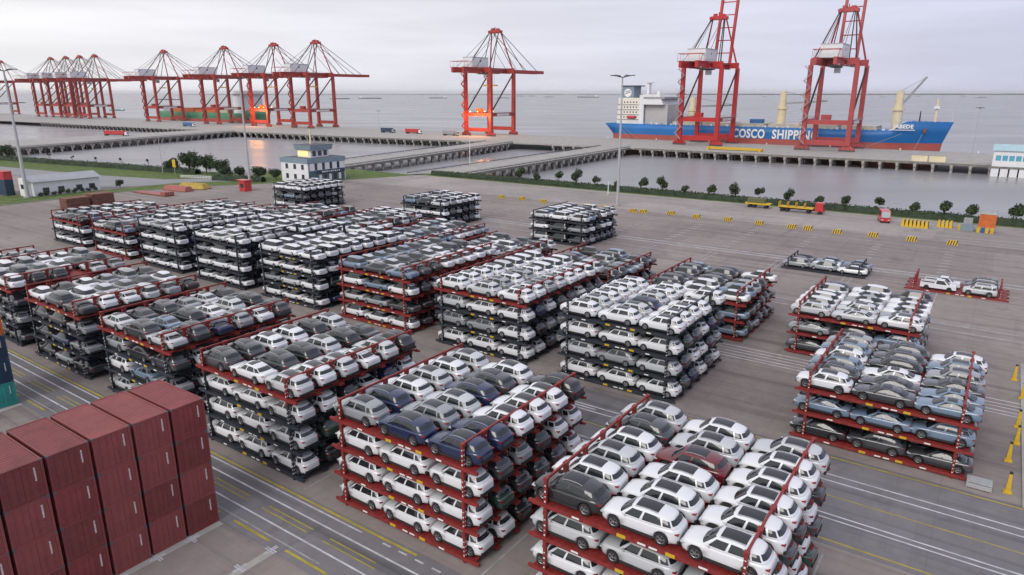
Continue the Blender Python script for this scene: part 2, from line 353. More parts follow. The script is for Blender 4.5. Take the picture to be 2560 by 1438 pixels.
pier('trestle_bridge', 'distant wide concrete trestle below the row of left-hand red cranes'.replace('left-hand ',''), [(-560,105),(-468,105),(-545,358.5),(-592,357)], [((-468,118),(-545,358),2)], rails=(((-468.5,118),(-545.5,358)),))
# ------------------------------------------------------------------ cars
def spline(pts, n):
    """Catmull-Rom resample of a list of tuples"""
    out = []; k = len(pts)
    for i in range(n):
        t = i/(n-1)*(k-1); j = min(int(t), k-2); f = t-j
        p0 = pts[max(j-1,0)]; p1 = pts[j]; p2 = pts[j+1]; p3 = pts[min(j+2,k-1)]
        out.append(tuple(.5*((2*b)+(-a+c)*f+(2*a-5*b+4*c-d)*f*f+(-a+3*b-3*c+d)*f**3) for a,b,c,d in zip(p0,p1,p2,p3)))
    return out
KINDS = {
 # length, width, belt profile (x, top z, half width), cabin base (x,y,z), cabin roof (x,y,z), axles, wheel radius
 'suv': dict(L=4.72, prof=[(0,.60,.44),(.04,.76,.64),(.16,.88,.79),(.42,.965,.895),(.95,1.03,.945),(2.0,1.06,.955),(3.1,1.09,.955),(3.9,1.11,.94),(4.3,1.10,.895),(4.56,1.04,.79),(4.68,.94,.66),(4.72,.80,.56)],
   base=[(1.06,0,1.04),(1.11,.45,1.04),(1.26,.76,1.04),(1.6,.87,1.045),(2.4,.905,1.06),(3.3,.90,1.085),(3.95,.865,1.105),(4.36,.74,1.105),(4.54,.42,1.10),(4.58,0,1.10)],
   roof=[(1.84,0,1.625),(1.86,.36,1.62),(1.93,.55,1.60),(2.08,.63,1.60),(2.6,.665,1.63),(3.2,.66,1.615),(3.75,.62,1.56),(4.08,.53,1.50),(4.2,.32,1.475),(4.22,0,1.475)], crown=.065, ax=(.90,3.74), wr=.39),
 'sedan': dict(L=4.85, prof=[(0,.55,.60),(.05,.70,.74),(.25,.80,.86),(.7,.88,.91),(1.3,.93,.925),(2.2,.95,.93),(3.3,.97,.93),(4.2,1.0,.91),(4.65,1.0,.86),(4.8,.93,.80),(4.85,.7,.75)],
   base=[(1.15,0,.92),(1.22,.45,.92),(1.4,.74,.92),(1.8,.83,.93),(2.5,.86,.94),(3.3,.86,.95),(4.0,.80,.97),(4.4,.64,.98),(4.52,.35,.98),(4.56,0,.98)],
   roof=[(2.1,0,1.42),(2.12,.32,1.415),(2.2,.48,1.40),(2.35,.54,1.405),(2.7,.57,1.42),(3.1,.56,1.40),(3.4,.53,1.36),(3.6,.45,1.31),(3.68,.25,1.30),(3.7,0,1.30)], crown=.04, ax=(.93,3.85), wr=.35),
 'wagon': dict(L=4.6, prof=[(0,.66,.62),(.04,.86,.76),(.2,.98,.87),(.55,1.05,.92),(1.0,1.09,.935),(2.0,1.10,.94),(3.2,1.11,.94),(4.1,1.12,.93),(4.48,1.10,.89),(4.58,1.0,.84),(4.6,.8,.80)],
   base=[(.92,0,1.08),(.97,.5,1.08),(1.1,.78,1.08),(1.5,.86,1.09),(2.3,.88,1.1),(3.3,.88,1.1),(4.0,.86,1.11),(4.42,.78,1.1),(4.52,.4,1.1),(4.54,0,1.1)],
   roof=[(1.55,0,1.70),(1.58,.42,1.695),(1.65,.6,1.68),(1.85,.67,1.69),(2.5,.69,1.71),(3.3,.69,1.70),(4.0,.67,1.68),(4.32,.6,1.66),(4.40,.3,1.66),(4.41,0,1.66)], crown=.04, ax=(.82,3.6), wr=.37)}
def car_parts(kind, hi=True):
    K = KINDS[kind]; L = K['L']; off = -L/2
    ns, nu = (24, 36) if hi else (9, 12)
    body = MB(); rows = []
    for x, zt, w in spline(K['prof'], ns):
        x = min(max(x, 0), L); e = min(x, L-x); zb = .22 + (.10 if e < .12 else (.04 if e < .5 else 0))
        half = [(0,zb),(w*.82,zb),(w*.95,zb+.07),(w*1.0,.5),(w*.992,.66),(w*.975,max(.7,zt-.16)),(w*.935,zt-.06),(w*.82,zt-.003),(w*.45,zt+.042),(0,zt+.055)]
        if not hi: half = [half[i] for i in (0,2,3,6,7,9)]
        rows.append([(x+off, y, z) for y, z in half] + [(x+off, -y, z) for y, z in half[-2:0:-1]])
    body.grid(rows, PAINT, True, True)
    body.add(rows[0], [tuple(range(len(rows[0])))], PAINT); body.add(rows[-1], [tuple(range(len(rows[-1])))[::-1]], PAINT)
    bs = spline(K['base'], nu); rf = spline(K['roof'], nu)
    bs = [(x+off,y,z) for x,y,z in bs]; rf = [(x+off,y,z) for x,y,z in rf]
    def ring(l): return l + [(x,-y,z) for x,y,z in l[-2:0:-1]]
    def S(u, v, o=0.0, side=1):
        t = max(0, min(u, .99999))*(nu-1); j = int(t); f = t-j
        def at(q, v): 
            A = Vector(bs[q]).lerp(Vector(rf[q]), v); bul = .045*math.sin(math.pi*v); d = Vector((0, A.y, 0)); 
            return A + Vector((-.02 if q < nu*.25 else .0, bul*min(1,abs(A.y)/.4), .012*math.sin(math.pi*v)))
        p = at(j, v).lerp(at(j+1, v), f)
        if o:
            du = at(j+1, v)-at(j, v); dv = at(j, min(1,v+.1))-at(j, max(0,v-.1)); nn = dv.cross(du)
            if nn.length > 0: nn.normalize(); 
            c = Vector(((bs[0][0]+bs[-1][0])/2, 0, p.z))
            if nn.dot(p-c) < 0: nn = -nn
            p = p + nn*o
        return (p.x, p.y*side, p.z)
    cab = MB(); nv = 5 if hi else 2
    vr = [[S(i/(nu-1), v/(nv-1)) for i in range(nu)] for v in range(nv)]
    cab.grid([ring(r) for r in vr], PAINT if hi else GLASS, True, True)
    rt = ring(vr[-1]); xs = sorted(set(r[0] for r in vr[-1]))
    def roofz(x, y):
        best = min(vr[-1], key=lambda r: abs(r[0]-x)); ye = max(.05, abs(best[1])) if best[1] else .3
        return best[2] + K['crown']*max(0, 1-(abs(y)/max(ye,.3))**2)
    top = [[(x, y*f, z + K['crown']*(1-f*f)) for f in (1,.75,.4,0,-.4,-.75,-1)] for x, y, z in vr[-1]]
    cab.grid(top, PAINT, True)
    parts = {}
    if not hi:
        body.merge(cab)
        for a in K['ax']:
            for s in (-1, 1): body.lathe([(0,s*.93),(K['wr'],s*.93),(K['wr'],s*.72),(0,s*.72)], TYRE, 8, (a+off,0,K['wr']), 'y'); body.lathe([(0,s*.94),(K['wr']*.6,s*.935)], RIM, 6, (a+off,0,K['wr']), 'y')
        body.box(L/2-.2, L/2-.02, -.72, .72, .78, .86, TAIL)
        return body
    body.merge(cab)
    # panes on the cabin skin
    def pane(u0, u1, v0, v1, m, side=1, n=8, o=.008, sk=0.0):
        b = MB(); b.grid([[S(u0+(u1-u0)*i/n + sk*v, v, o, side) for i in range(n+1)] for v in (v0, (v0+v1)/2, v1)], m, True); return b
    def wide(u, v0, v1, m, front):
        b = MB(); us = [u*i/8 for i in range(9)] if front else [1-u*i/8 for i in range(9)]
        rows = []
        for k in range(4):
            v = v0+(v1-v0)*k/3; h = [S(q, v, .009) for q in us]; rows.append([(x,-y,z) for x,y,z in h[::-1]] + h[1:])
        b.grid(rows, m, True); return b
    parts['windshield'] = [wide(.215, .06, .93, GLASS, True)]
    parts['rear_window'] = [wide(.21, .30, .90, GLASS, False)]
    sw = []
    for s in (1, -1):
        for u0, u1, v1 in ((.30,.445,.84),(.465,.625,.85),(.645,.755,.78)): sw.append(pane(u0, u1, .14, v1, GLASS, s))
    parts['side_window'] = sw
    x0, x1 = K['roof'][2][0]+off+.10, K['roof'][6][0]+off-.38
    sr = MB(); sr.grid([[(x0+(x1-x0)*i/8, y, roofz(x0+(x1-x0)*i/8, y)+.012) for y in (-.47,-.3,0,.3,.47)] for i in range(9)], ROOFG, True)
    parts['sunroof'] = [sr]
    parts['roof_rail'] = []
    for s in (1, -1):
        r = MB(); pts = [(x0+(x1-x0)*i/5, s*.56, roofz(x0+(x1-x0)*i/5, .5)+(.05 if 0<i<5 else .01)) for i in range(6)]
        for i in range(5): r.bar(pts[i], pts[i+1], .035, .035, CHROME)
        parts['roof_rail'].append(r)
    parts['sill_trim'] = [MB().box(K['ax'][0]+off+.45, K['ax'][1]+off-.45, y, y+.065,   .24, .42, PLAST) for y in (.90, -.965)]
    parts['bumper'] = [MB().box(L/2-.10, L/2+.03, -.74, .74, .32, .52, PLAST), MB().box(-L/2-.03, -L/2+.1, -.62, .62, .30, .52, PLAST)]
    parts['wheel'] = []
    wt = MB(); R = K['wr']; wt.lathe([(R*.66,-.11),(R*.93,-.125),(R,-.09),(R,.09),(R*.93,.125),(R*.66,.11)], TYRE, 22, (0,0,0), 'y')
    rm = MB(); rm.lathe([(R*.68,-.10),(R*.62,-.115),(R*.58,-.07)], RIM, 22, (0,0,0), 'y'); rm.lathe([(R*.58,-.06),(0.0,-.06)], PLAST, 22, (0,0,0), 'y')
    for k in range(5):
        t = k*2*math.pi/5; rm.bar((0,-.085,0),(R*.63*math.cos(t),-.085,R*.63*math.sin(t)),.03,.075,RIM)
    rm.lathe([(.07,-.105),(.0,-.11)], RIM, 10, (0,0,0), 'y')
    parts['_wheel'] = (wt, rm, [(K['ax'][i]+off, s*.83, R, s) for i in (0,1) for s in (-1,1)])
    parts['taillight'] = []; parts['headlight'] = []; parts['mirror'] = []
    for s in (1,-1):
        b = MB(); yy = sorted((s*.42, s*.83)); b.box(L/2-.22, L/2-.03, yy[0], yy[1], .86, .93, TAIL, top=(L/2-.24, L/2-.05, yy[0], yy[1])); parts['taillight'].append(b)
        b = MB(); yy = sorted((s*.50, s*.84)); b.box(-L/2+.02, -L/2+.34, yy[0], yy[1], .68, .76, HEAD); parts['headlight'].append(b)
        b = MB(); q = S(.31, .1, 0, s); yy = sorted((s*.93, s*1.09)); b.box(q[0]-.06, q[0]+.07, yy[0], yy[1], q[2]+.02, q[2]+.15, PAINT); yy = sorted((s*.84, s*.93)); b.box(q[0]-.02, q[0]+.03, yy[0], yy[1], q[2]+.04, q[2]+.08, PLAST); parts['mirror'].append(b)
    return body, parts, [(a+off, R) for a in K['ax']]
def cut_arches(me, arches):
    """cut the four wheel wells out of the body shell"""
    ob = bpy.data.objects.new('tmp_body', me); COL.objects.link(ob); tmp = []
    for x, R in arches:
        for s in (-1, 1):
            b = MB(); b.lathe([(0,-.25),(R+.07,-.25),(R+.07,.4),(0,.4)] if s > 0 else [(0,-.4),(R+.07,-.4),(R+.07,.25),(0,.25)], PLAST, 24, (x, s*.85, R+.01), 'y')
            c = link('tmp_cut', recalc(b.mesh('tmp_cut'))); tmp.append(c)
            m = ob.modifiers.new('b', 'BOOLEAN'); m.operation = 'DIFFERENCE'; m.object = c; m.solver = 'EXACT'
    dg = bpy.context.evaluated_depsgraph_get(); dg.update()
    out = bpy.data.meshes.new_from_object(ob.evaluated_get(dg)); out.name = 'body'
    for o in tmp+[ob]: bpy.data.objects.remove(o)
    return out
CARS = {}; LOW = {}
for k in KINDS:
    body, parts, arches = car_parts(k)
    bme = cut_arches(recalc(body.mesh('body')), arches)
    pm = {n_: [b.mesh(n_) for b in l_] for n_, l_ in parts.items() if n_ != '_wheel' and l_}
    wt, rm, spots = parts['_wheel']
    CARS[k] = (bme, pm, wt.mesh('wheel'), rm.mesh('rim'), spots)
    # the same car as one mesh for those too far off to show their parts
    one = MB(); one.merge(body)
    for n_, l_ in parts.items():
        if n_ in ('windshield','rear_window','side_window','sunroof','taillight','sill_trim','bumper'):
            for b in l_: one.merge(b)
    for x, y, z, s in spots:
        q = MB(); R = KINDS[k]['wr']; q.lathe([(0,-.13),(R,-.12),(R,.12)], TYRE, 14, (0,0,0), 'y'); q.lathe([(0,-.14),(R*.62,-.135)], RIM, 10, (0,0,0), 'y')
        one.merge(q, Matrix.Translation((x, y*1.06, z)) @ Matrix.Rotation(0 if s < 0 else math.pi, 4, 'Z'))
    LOW[k] = (one.mesh('car'), car_parts(k, False))
PAINTS = {'white':(.72,.735,.76),'silver':(.50,.52,.54),'pale grey':(.27,.29,.31),'dark grey':(.05,.054,.062),'black':(.018,.019,.022),'dark blue':(.01,.022,.075),'pale blue':(.15,.215,.30),'dark red':(.13,.008,.014),'dark green':(.03,.06,.045)}
STUFFP = {c: mat('paint_'+c.replace(' ','_'), v, .32, 0, 0, coat=.7) for c, v in PAINTS.items()}
CSC = (1.025, 1.03, 1.05)
def make_car(kind, col, label, group, loc, rz, parts=True):
    bme, pm, wme, rme, spots = CARS[kind]
    if not parts:
        o = link({'suv':'suv','sedan':'sedan_car','wagon':'wagon_car'}[kind], LOW[kind][0], None, loc, rz); o.color = (*PAINTS[col], 1)
        o.scale = CSC; return tag(o, label, 'car', group)
    r = tag(link({'suv':'suv','sedan':'sedan_car','wagon':'wagon_car'}[kind], None, None, loc, rz), label, 'car', group)
    r.scale = CSC
    o = link('body', bme, r); o.color = (*PAINTS[col], 1)
    for n_, l_ in pm.items():
        if n_ == 'roof_rail' and kind == 'sedan': continue
        for me in l_:
            q = link(n_, me, r)
            if n_ == 'mirror': q.color = (*PAINTS[col], 1)
    for x, y, z, s in spots:
        wo_ = link('wheel', wme, r, (x, y, z), 0 if s < 0 else math.pi); link('rim', rme, wo_)
    return r

# ------------------------------------------------------------------ car racks, stacked in blocks
LEV = 2.38; BASE = .12; ROW = 2.5; POST = 12.2; DECK = .30
def rack_parts(M):
    p = {}
    p['side_beam'] = [MB().box(-.95,13.15,y,y+.16,0,.28,M).box(-1.25,-.95,y-.02,y+.18,.05,.24,M).box(13.15,13.45,y-.02,y+.18,.05,.24,M) for y in (.02,2.26)]
    d = MB()
    d.box(-.9,13.1,.19,2.25,.24,.285,M)  # full plate added over the open deck to keep light off lower tiers
    for y in (.42, 1.52): d.box(-.9,13.1,y,y+.5,.286,.30,M)
    for i in range(8): d.box(-.6+i*1.9,-.45+i*1.9,.18,2.26,.05,.235,M)
    p['deck'] = [d]
    po = []
    for x in (-.1, 12.1):
        for y in (-.02, 2.26): po.append(MB().box(x,x+.2,y,y+.2,.285,1.92,M).box(x-.04,x+.24,y-.03,y+.23,1.92,2.10,M).box(x-.02,x+.22,y-.02,y+.22,-.275,-.005,M))
    p['post'] = po
    p['end_rail'] = [MB().box(x+.03,x+.17,  .19,2.25,1.92,2.08,M) for x in (-.1,12.1)]
    t = MB()
    for x in (-.1, 12.1):
        for k, h_ in ((.44,.09),(.80,.05),(1.12,.11),(1.55,.06)): t.box(x+.05,x+.15,-.032,-.02,k,k+h_,TAPE); t.box(x+.2 if x > 5 else x-.012, x+.212 if x > 5 else x, .03,.13,k+.05,k+.05+h_,TAPE)
    for x in (1.9, 6.2, 6.9, 9.8): t.box(x,x+.5,.006,.018,.08,.2,TAPE)
    p['reflective_tape'] = [t]
    p['forklift_pocket'] = [MB().box(x,x+.55,.0,.019,.03,.25,YEL) for x in (4.9, 7.9)]
    return p
RK = {}
for nm, M in (('red', RED), ('dark', DARK)):
    rp = rack_parts(M); one = MB()
    for l_ in rp.values():
        for b in l_: one.merge(b)
    low = MB(); 
    for y in (.02,2.26): low.box(-1.2,13.4,y,y+.16,0,.28,M)
    low.box(-.9,13.1,.19,2.25,.24,.298,M)  # same closed plate, added so the tiers beneath stay dark
    for x in (-.1,12.1):
        for y in (-.02,2.26): low.box(x,x+.2,y,y+.2,.285,2.10,M).box(x-.02,x+.22,y-.02,y+.22,-.275,-.005,M)
        low.box(x+.03,x+.17,  .19,2.25,1.92,2.08,M)
    RK[nm] = ({k: [b.mesh(k) for b in v] for k, v in rp.items()}, one.mesh('car_rack'), low)
def make_rack(col, label, loc, parts):
    if not parts: return tag(link('car_rack', RK[col][1], None, loc, -PHI), label, 'car rack', 'racks in the car blocks')
    r = tag(link('car_rack', None, None, loc, -PHI), label, 'car rack', 'racks in the car blocks')
    for n_, l_ in RK[col][0].items():
        for me in l_:
            q = link(n_, me, r)
            if n_ == 'reflective_tape': q['kind'] = 'stuff'
    return r
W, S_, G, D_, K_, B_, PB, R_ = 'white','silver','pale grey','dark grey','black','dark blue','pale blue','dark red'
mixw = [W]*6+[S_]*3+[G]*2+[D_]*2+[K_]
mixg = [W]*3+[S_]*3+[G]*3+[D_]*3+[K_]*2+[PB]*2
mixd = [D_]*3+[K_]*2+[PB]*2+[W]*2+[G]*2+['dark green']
frontw = [W,W,W,S_,W,S_,W]
allw = [W]*11+[S_]*2+[G]
# name phrase, a0, b0, rows, levels, rack colour by level, colours of the top deck, below, kinds, detailed
BL = [
 ('roadside end block', -19.8, 31.6, 6, 4, 'rrrr', mixw, frontw, ['suv'], 1, {(0,0):K_,(1,3):R_,(0,1):W,(2,0):W,(2,1):W,(1,1):W,(1,0):W,(0,3):W,(2,4):W,(2,2):W,(0,2):S_,(1,2):W,(1,4):S_,(1,5):W,(2,5):S_,(0,4):D_,(0,5):S_,(2,3):W}),
 ('roadside block second from end', -38.9, 32.0, 6, 4, 'rrrr', mixw, frontw, ['suv'], 1, {(0,0):G,(1,0):B_,(2,0):B_,(0,1):B_,(1,1):G,(2,1):B_,(0,2):W,(1,2):S_,(2,2):W,(0,3):S_,(1,3):B_,(2,3):W,(0,4):W,(1,4):D_,(2,4):W,(0,5):S_,(1,5):W,(2,5):K_}),
 ('roadside block facing red containers', -57.7, 32.0, 6, 4, 'dddr', mixw, frontw, ['suv','sedan'], 1, {(0,0):D_,(1,0):W,(2,0):S_,(0,1):D_,(1,1):D_,(2,1):W,(0,2):W,(1,2):K_,(2,2):S_,(0,3):W,(1,3):S_,(2,3):W,(0,4):K_,(1,4):K_,(2,4):S_,(0,5):S_,(1,5):D_,(2,5):K_}),
 ('roadside block fourth from end', -76.8, 32.0, 6, 4, 'dddr', mixg, mixg, ['sedan','suv'], 1, {(2,2):B_,(2,0):S_,(2,1):D_}),
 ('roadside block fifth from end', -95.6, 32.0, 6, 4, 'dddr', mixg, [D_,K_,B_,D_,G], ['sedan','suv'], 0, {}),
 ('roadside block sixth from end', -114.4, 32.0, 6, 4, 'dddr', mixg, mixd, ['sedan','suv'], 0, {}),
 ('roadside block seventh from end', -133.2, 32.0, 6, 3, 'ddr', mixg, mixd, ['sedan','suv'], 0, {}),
 ('second-row end block', -11.6, 64.8, 6, 3, 'rrr', [PB,D_,K_,W,D_,PB,G], [D_,K_,PB], ['suv','sedan'], 1, {(0,0):W,(1,0):D_,(2,0):PB,(0,1):D_,(1,1):D_,(2,1):PB,(0,2):PB,(1,2):W,(2,2):D_,(0,3):W,(1,3):K_,(2,3):G,(0,4):PB,(1,4):D_,(2,4):PB,(2,5):W,(0,5):G,(1,5):D_}),
 ('second-row block second from end', -38.0, 64.8, 6, 4, 'dddd', allw, allw, ['suv'], 0, {(1,2):B_}),
 ('second-row block third from end', -57.0, 64.8, 8, 4, 'dddr', allw, allw, ['suv'], 0, {}),
 ('second-row block fourth from end', -76.0, 64.8, 8, 4, 'rrrr', mixg, mixg, ['sedan','suv'], 0, {}),
 ('second-row block fifth from end', -95.0, 64.8, 8, 4, 'dddd', allw, allw, ['sedan','wagon','suv'], 0, {}),
 ('second-row block sixth from end', -114.0, 64.8, 8, 4, 'dddd', allw, allw, ['sedan','wagon','suv'], 0, {}),
 ('second-row block seventh from end', -133.0, 64.8, 8, 4, 'dddd', allw, allw, ['wagon','sedan'], 0, {}),
 ('second-row block eighth from end', -152.0, 64.8, 8, 3, 'rdr', mixg, allw, ['wagon','sedan'], 0, {}),
 ('second-row block ninth from end', -171.0, 64.8, 8, 3, 'ddr', mixg, allw, ['wagon','sedan'], 0, {}),
 ('third-row end block', -18.0, 88.0, 6, 3, 'rrr', allw, [PB,D_,G], ['sedan','suv'], 0, {(0,5):D_,(1,5):W,(2,5):D_,(0,4):S_}),
 ('third-row block second from end', -38.0, 88.0, 6, 3, 'rrr', mixd, mixd, ['sedan','suv'], 0, {(0,0):K_,(0,1):K_,(0,2):D_,(0,3):D_,(0,4):D_,(0,5):PB,(1,0):W,(1,1):W,(1,2):D_,(1,3):K_,(1,4):K_,(1,5):K_,(2,0):W}),
 ('third-row block third from end', -57.0, 88.0, 6, 3, 'rrr', mixd, mixd, ['sedan','suv'], 0, {}),
 ('third-row block fourth from end', -76.0, 88.0, 6, 3, 'rrr', mixg+mixd, mixd, ['sedan','suv'], 0, {}),
 ('third-row block fifth from end', -95.0, 88.0, 8, 3, 'rrr', mixg+mixd, mixd, ['sedan','suv'], 0, {}),
 ('third-row block sixth from end', -114.0, 88.0, 8, 3, 'drr', mixg, mixg, ['sedan','wagon'], 0, {}),
 ('third-row block seventh from end', -133.0, 88.0, 8, 3, 'rdr', mixg, mixg, ['sedan','wagon'], 0, {}),
 ('third-row block eighth from end', -152.0, 88.0, 8, 2, 'rr', mixg, mixg, ['sedan','wagon'], 0, {}),
 ('third-row block ninth from end', -171.0, 88.0, 8, 2, 'dr', mixg, mixg, ['sedan','wagon'], 0, {}),
 ('low block among the far racks', -126.0, 112.5, 4, 2, 'rr', allw, mixg, ['wagon'], 0, {}),
 ('far block nearest striped barriers', -83.8, 127.0, 6, 3, 'ddd', mixw+[PB], mixw, ['suv','wagon'], 0, {}),
 ('middle one of three far blocks', -122.5, 126.0, 6, 3, 'ddd', mixw+[PB], mixw, ['suv','wagon'], 0, {}),
 ('far block below the control building', -172.3, 124.0, 6, 3, 'ddd', allw, mixd, ['wagon','suv'], 0, {}),
 ('lone low rack near the yard centre', -30.2, 133.0, 3, 1, 'd', mixd, mixd, ['sedan','suv'], 0, {(0,0):G,(1,0):G,(2,0):W,(0,1):D_,(1,1):W,(2,1):D_}),
]
slots = []; racks = []
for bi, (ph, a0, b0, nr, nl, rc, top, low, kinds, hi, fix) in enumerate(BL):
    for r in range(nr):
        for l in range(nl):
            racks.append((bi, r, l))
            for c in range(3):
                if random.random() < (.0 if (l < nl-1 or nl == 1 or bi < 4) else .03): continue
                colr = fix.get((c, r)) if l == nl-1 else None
                if colr is None: colr = random.choice(top if l == nl-1 else (low if (r == 0 or c < 2) else [K_,K_,D_,D_,B_,'dark green',G]+low[:3]))  # below the top, tail column painted darker to stand in for end-face shade
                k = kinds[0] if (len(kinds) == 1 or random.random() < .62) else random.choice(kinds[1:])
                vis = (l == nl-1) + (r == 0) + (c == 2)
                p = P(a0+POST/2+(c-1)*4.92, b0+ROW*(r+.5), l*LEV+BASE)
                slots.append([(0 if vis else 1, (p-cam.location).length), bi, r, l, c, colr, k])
slots.sort(key=lambda q: q[0])
CNUM = {0:'leading', 1:'middle', 2:'rearmost'}
def tier(l, nl): return 'top tier' if l == nl-1 else ('ground tier' if l == 0 else ORD[l]+' tier')
stuff = MB()
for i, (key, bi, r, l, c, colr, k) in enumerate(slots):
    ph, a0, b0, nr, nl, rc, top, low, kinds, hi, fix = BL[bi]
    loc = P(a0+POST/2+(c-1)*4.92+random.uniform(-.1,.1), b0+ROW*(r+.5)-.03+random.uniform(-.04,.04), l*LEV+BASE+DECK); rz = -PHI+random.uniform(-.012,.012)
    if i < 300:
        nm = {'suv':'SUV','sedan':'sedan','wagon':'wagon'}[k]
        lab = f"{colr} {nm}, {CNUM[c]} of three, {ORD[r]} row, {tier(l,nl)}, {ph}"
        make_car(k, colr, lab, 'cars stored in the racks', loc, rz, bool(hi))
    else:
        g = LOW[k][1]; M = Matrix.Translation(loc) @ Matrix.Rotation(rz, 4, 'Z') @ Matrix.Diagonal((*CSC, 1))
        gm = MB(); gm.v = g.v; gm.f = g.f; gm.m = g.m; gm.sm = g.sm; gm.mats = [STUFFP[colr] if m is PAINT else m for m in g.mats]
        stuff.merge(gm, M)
o = stuff.build('parked_cars'); o['kind'] = 'stuff'
racks.sort(key=lambda q: (P(BL[q[0]][1]+6, BL[q[0]][2]+ROW*q[1], q[2]*LEV)-cam.location).length)
stuff = MB()
for i, (bi, r, l) in enumerate(racks):
    ph, a0, b0, nr, nl, rc, top, low, kinds, hi, fix = BL[bi]
    col = 'red' if rc[l] == 'r' else 'dark'; loc = P(a0, b0+ROW*r+.01, l*LEV+BASE)
    if i < 300: make_rack(col, f"{'red' if col=='red' else 'blue-black'} steel car rack, {ORD[r]} row, {tier(l,nl)}, {ph}", loc, bool(hi) and (r < 2 or l == nl-1))
    else: stuff.merge(RK[col][2], Matrix.Translation(loc) @ Matrix.Rotation(-PHI, 4, 'Z'))
o = stuff.build('distant_car_racks'); o['kind'] = 'stuff'
# ------------------------------------------------------------------ shipping containers
def corr(mb, p0, p1, z0, z1, m, pitch=.28, depth=.036):
    """a corrugated wall between two plan points"""
    p0 = Vector((*p0,0)); p1 = Vector((*p1,0)); d = p1-p0; L = d.length; d.normalize(); nrm = Vector((d.y,-d.x,0)); n = max(3,int(L/pitch)); lo=[]; hi=[]
    for i in range(n):
        for f, o in ((0,0),(.3,0),(.5,-depth),(.8,-depth)):
            q = p0+d*(L*(i+f)/n)+nrm*o; lo.append((q.x,q.y,z0)); hi.append((q.x,q.y,z1))
    lo.append((p1.x,p1.y,z0)); hi.append((p1.x,p1.y,z1)); mb.grid([lo,hi], m, False)
def container_meshes(M, L=6.06, Wd=2.44, H=2.59):
    r = {}
    w_ = MB(); corr(w_,(0,.02),(L,.02),.12,H-.1,M); corr(w_,(L,Wd-.02),(0,Wd-.02),.12,H-.1,M); corr(w_,(0,Wd),(0,0),.12,H-.1,M); r['corrugated_wall'] = w_
    t = MB(); rows = []
    n = int(L/.33)
    for i in range(n):
        for f, o in ((0,0),(.3,0),(.5,-.03),(.8,-.03)): x = .06+(L-.12)*(i+f)/n; rows.append([(x,.08,H-.02+o),(x,Wd-.08,H-.02+o)])
    rows.append([(L-.06,.08,H-.02),(L-.06,Wd-.08,H-.02)]); t.grid(rows, M, False); r['roof_panel'] = t
    f = MB()
    for x in (0, L-.14):
        for y in (0, Wd-.14): f.box(x-.006,x+.146,y-.006,y+.146,0,H+.004,M)
    for y in (.0, Wd-.1): f.box(.14,L-.14,y,y+.1,0,.14,M).box(.14,L-.14,y,y+.1,H-.12,H,M)
    for x in (.0, L-.1): f.box(x,x+.1,.14,Wd-.14,0,.14,M).box(x,x+.1,.14,Wd-.14,H-.12,H,M)
    r['frame'] = f
    g = MB()
    for x in (-.012, L-.168):
        for y in (-.012, Wd-.168):
            for z in (-.004, H-.115): g.box(x,x+.18,y,y+.18,z,z+.122,ROOFD)
    r['corner_casting'] = g
    d = MB(); d.box(L-.09,L-.04,.15,Wd/2-.01,.15,H-.13,M).box(L-.09,L-.04,Wd/2+.01,Wd-.15,.15,H-.13,M); 
    for z in (.55,1.05,1.55,2.05): d.box(L-.045,L-.03,.2,Wd/2-.06,z,z+.05,M).box(L-.045,L-.03,Wd/2+.06,Wd-.2,z,z+.05,M)
    r['door'] = d
    k = MB()
    for y in (.42,.85,1.55,2.0): k.tube((L-.015,y,.2),(L-.015,y,H-.18),.018,.018,M,6)
    r['lock_rod'] = k
    return r
def marks(L, H, big):
    m = MB(); x = L-.028; z = H-.42
    for i in range(11):
        h = random.choice((.045,.06,.05)); m.box(x,x+.008,1.98-.08-random.random()*.02,1.98+.03,z-h,z,TAPE); z -= h+.032
    return m.mesh('container_number')
RMS = [{k: v.mesh(k) for k, v in container_meshes(c_).items()} for c_ in CREDS]; MK = [marks(6.06,2.59,0) for _ in range(4)]
lev = ['lowest','second-tier','third-tier','topmost']
def put_container(meshes, label, a, b, z, nums=True):
    t = thing('shipping_container', label, 'container', a, b, z, 0, 'stacked shipping containers')
    for k, me in meshes.items():
        q = link(k, me, t)
        if k == 'corner_casting': q['kind'] = 'stuff'
    if nums: link('container_number', random.choice(MK), t)['kind'] = 'stuff'
    return t
for i in range(6):
    for k in range(4):
        put_container(random.choice(RMS), f"{lev[k]} oxide red container, {'roadside stack' if i==0 else ORD[i]+' stack from the roadside one'}, of red wall", -51.45+random.uniform(-.03,.03), 22.45-i*2.66, k*2.6)
for m_, nm, k in ((TEAL,'teal container at the bottom of the three-colour stack',0),(NAVY,'navy container between the teal and orange ones',1),(NAVY,'navy container directly under the orange one',2),(ORANGE,'orange container on top of the three-colour stack',3)):
    put_container({q: v.mesh(q) for q, v in container_meshes(m_).items()}, nm, -88.2, 22.3, k*2.6)
put_container({q: v.mesh(q) for q, v in container_meshes(NAVY,12.19).items()}, 'navy long container on the grass behind the white gabled building', -272.5, 87, 0, False)
put_container({q: v.mesh(q) for q, v in container_meshes(REDP,12.19).items()}, 'red long container on top of the navy one by the grass', -272.5, 87, 5.2, False)
put_container({q: v.mesh(q) for q, v in container_meshes(NAVY,12.19).items()}, 'second navy long container in the stack on the grass', -272.5, 87, 2.6, False)

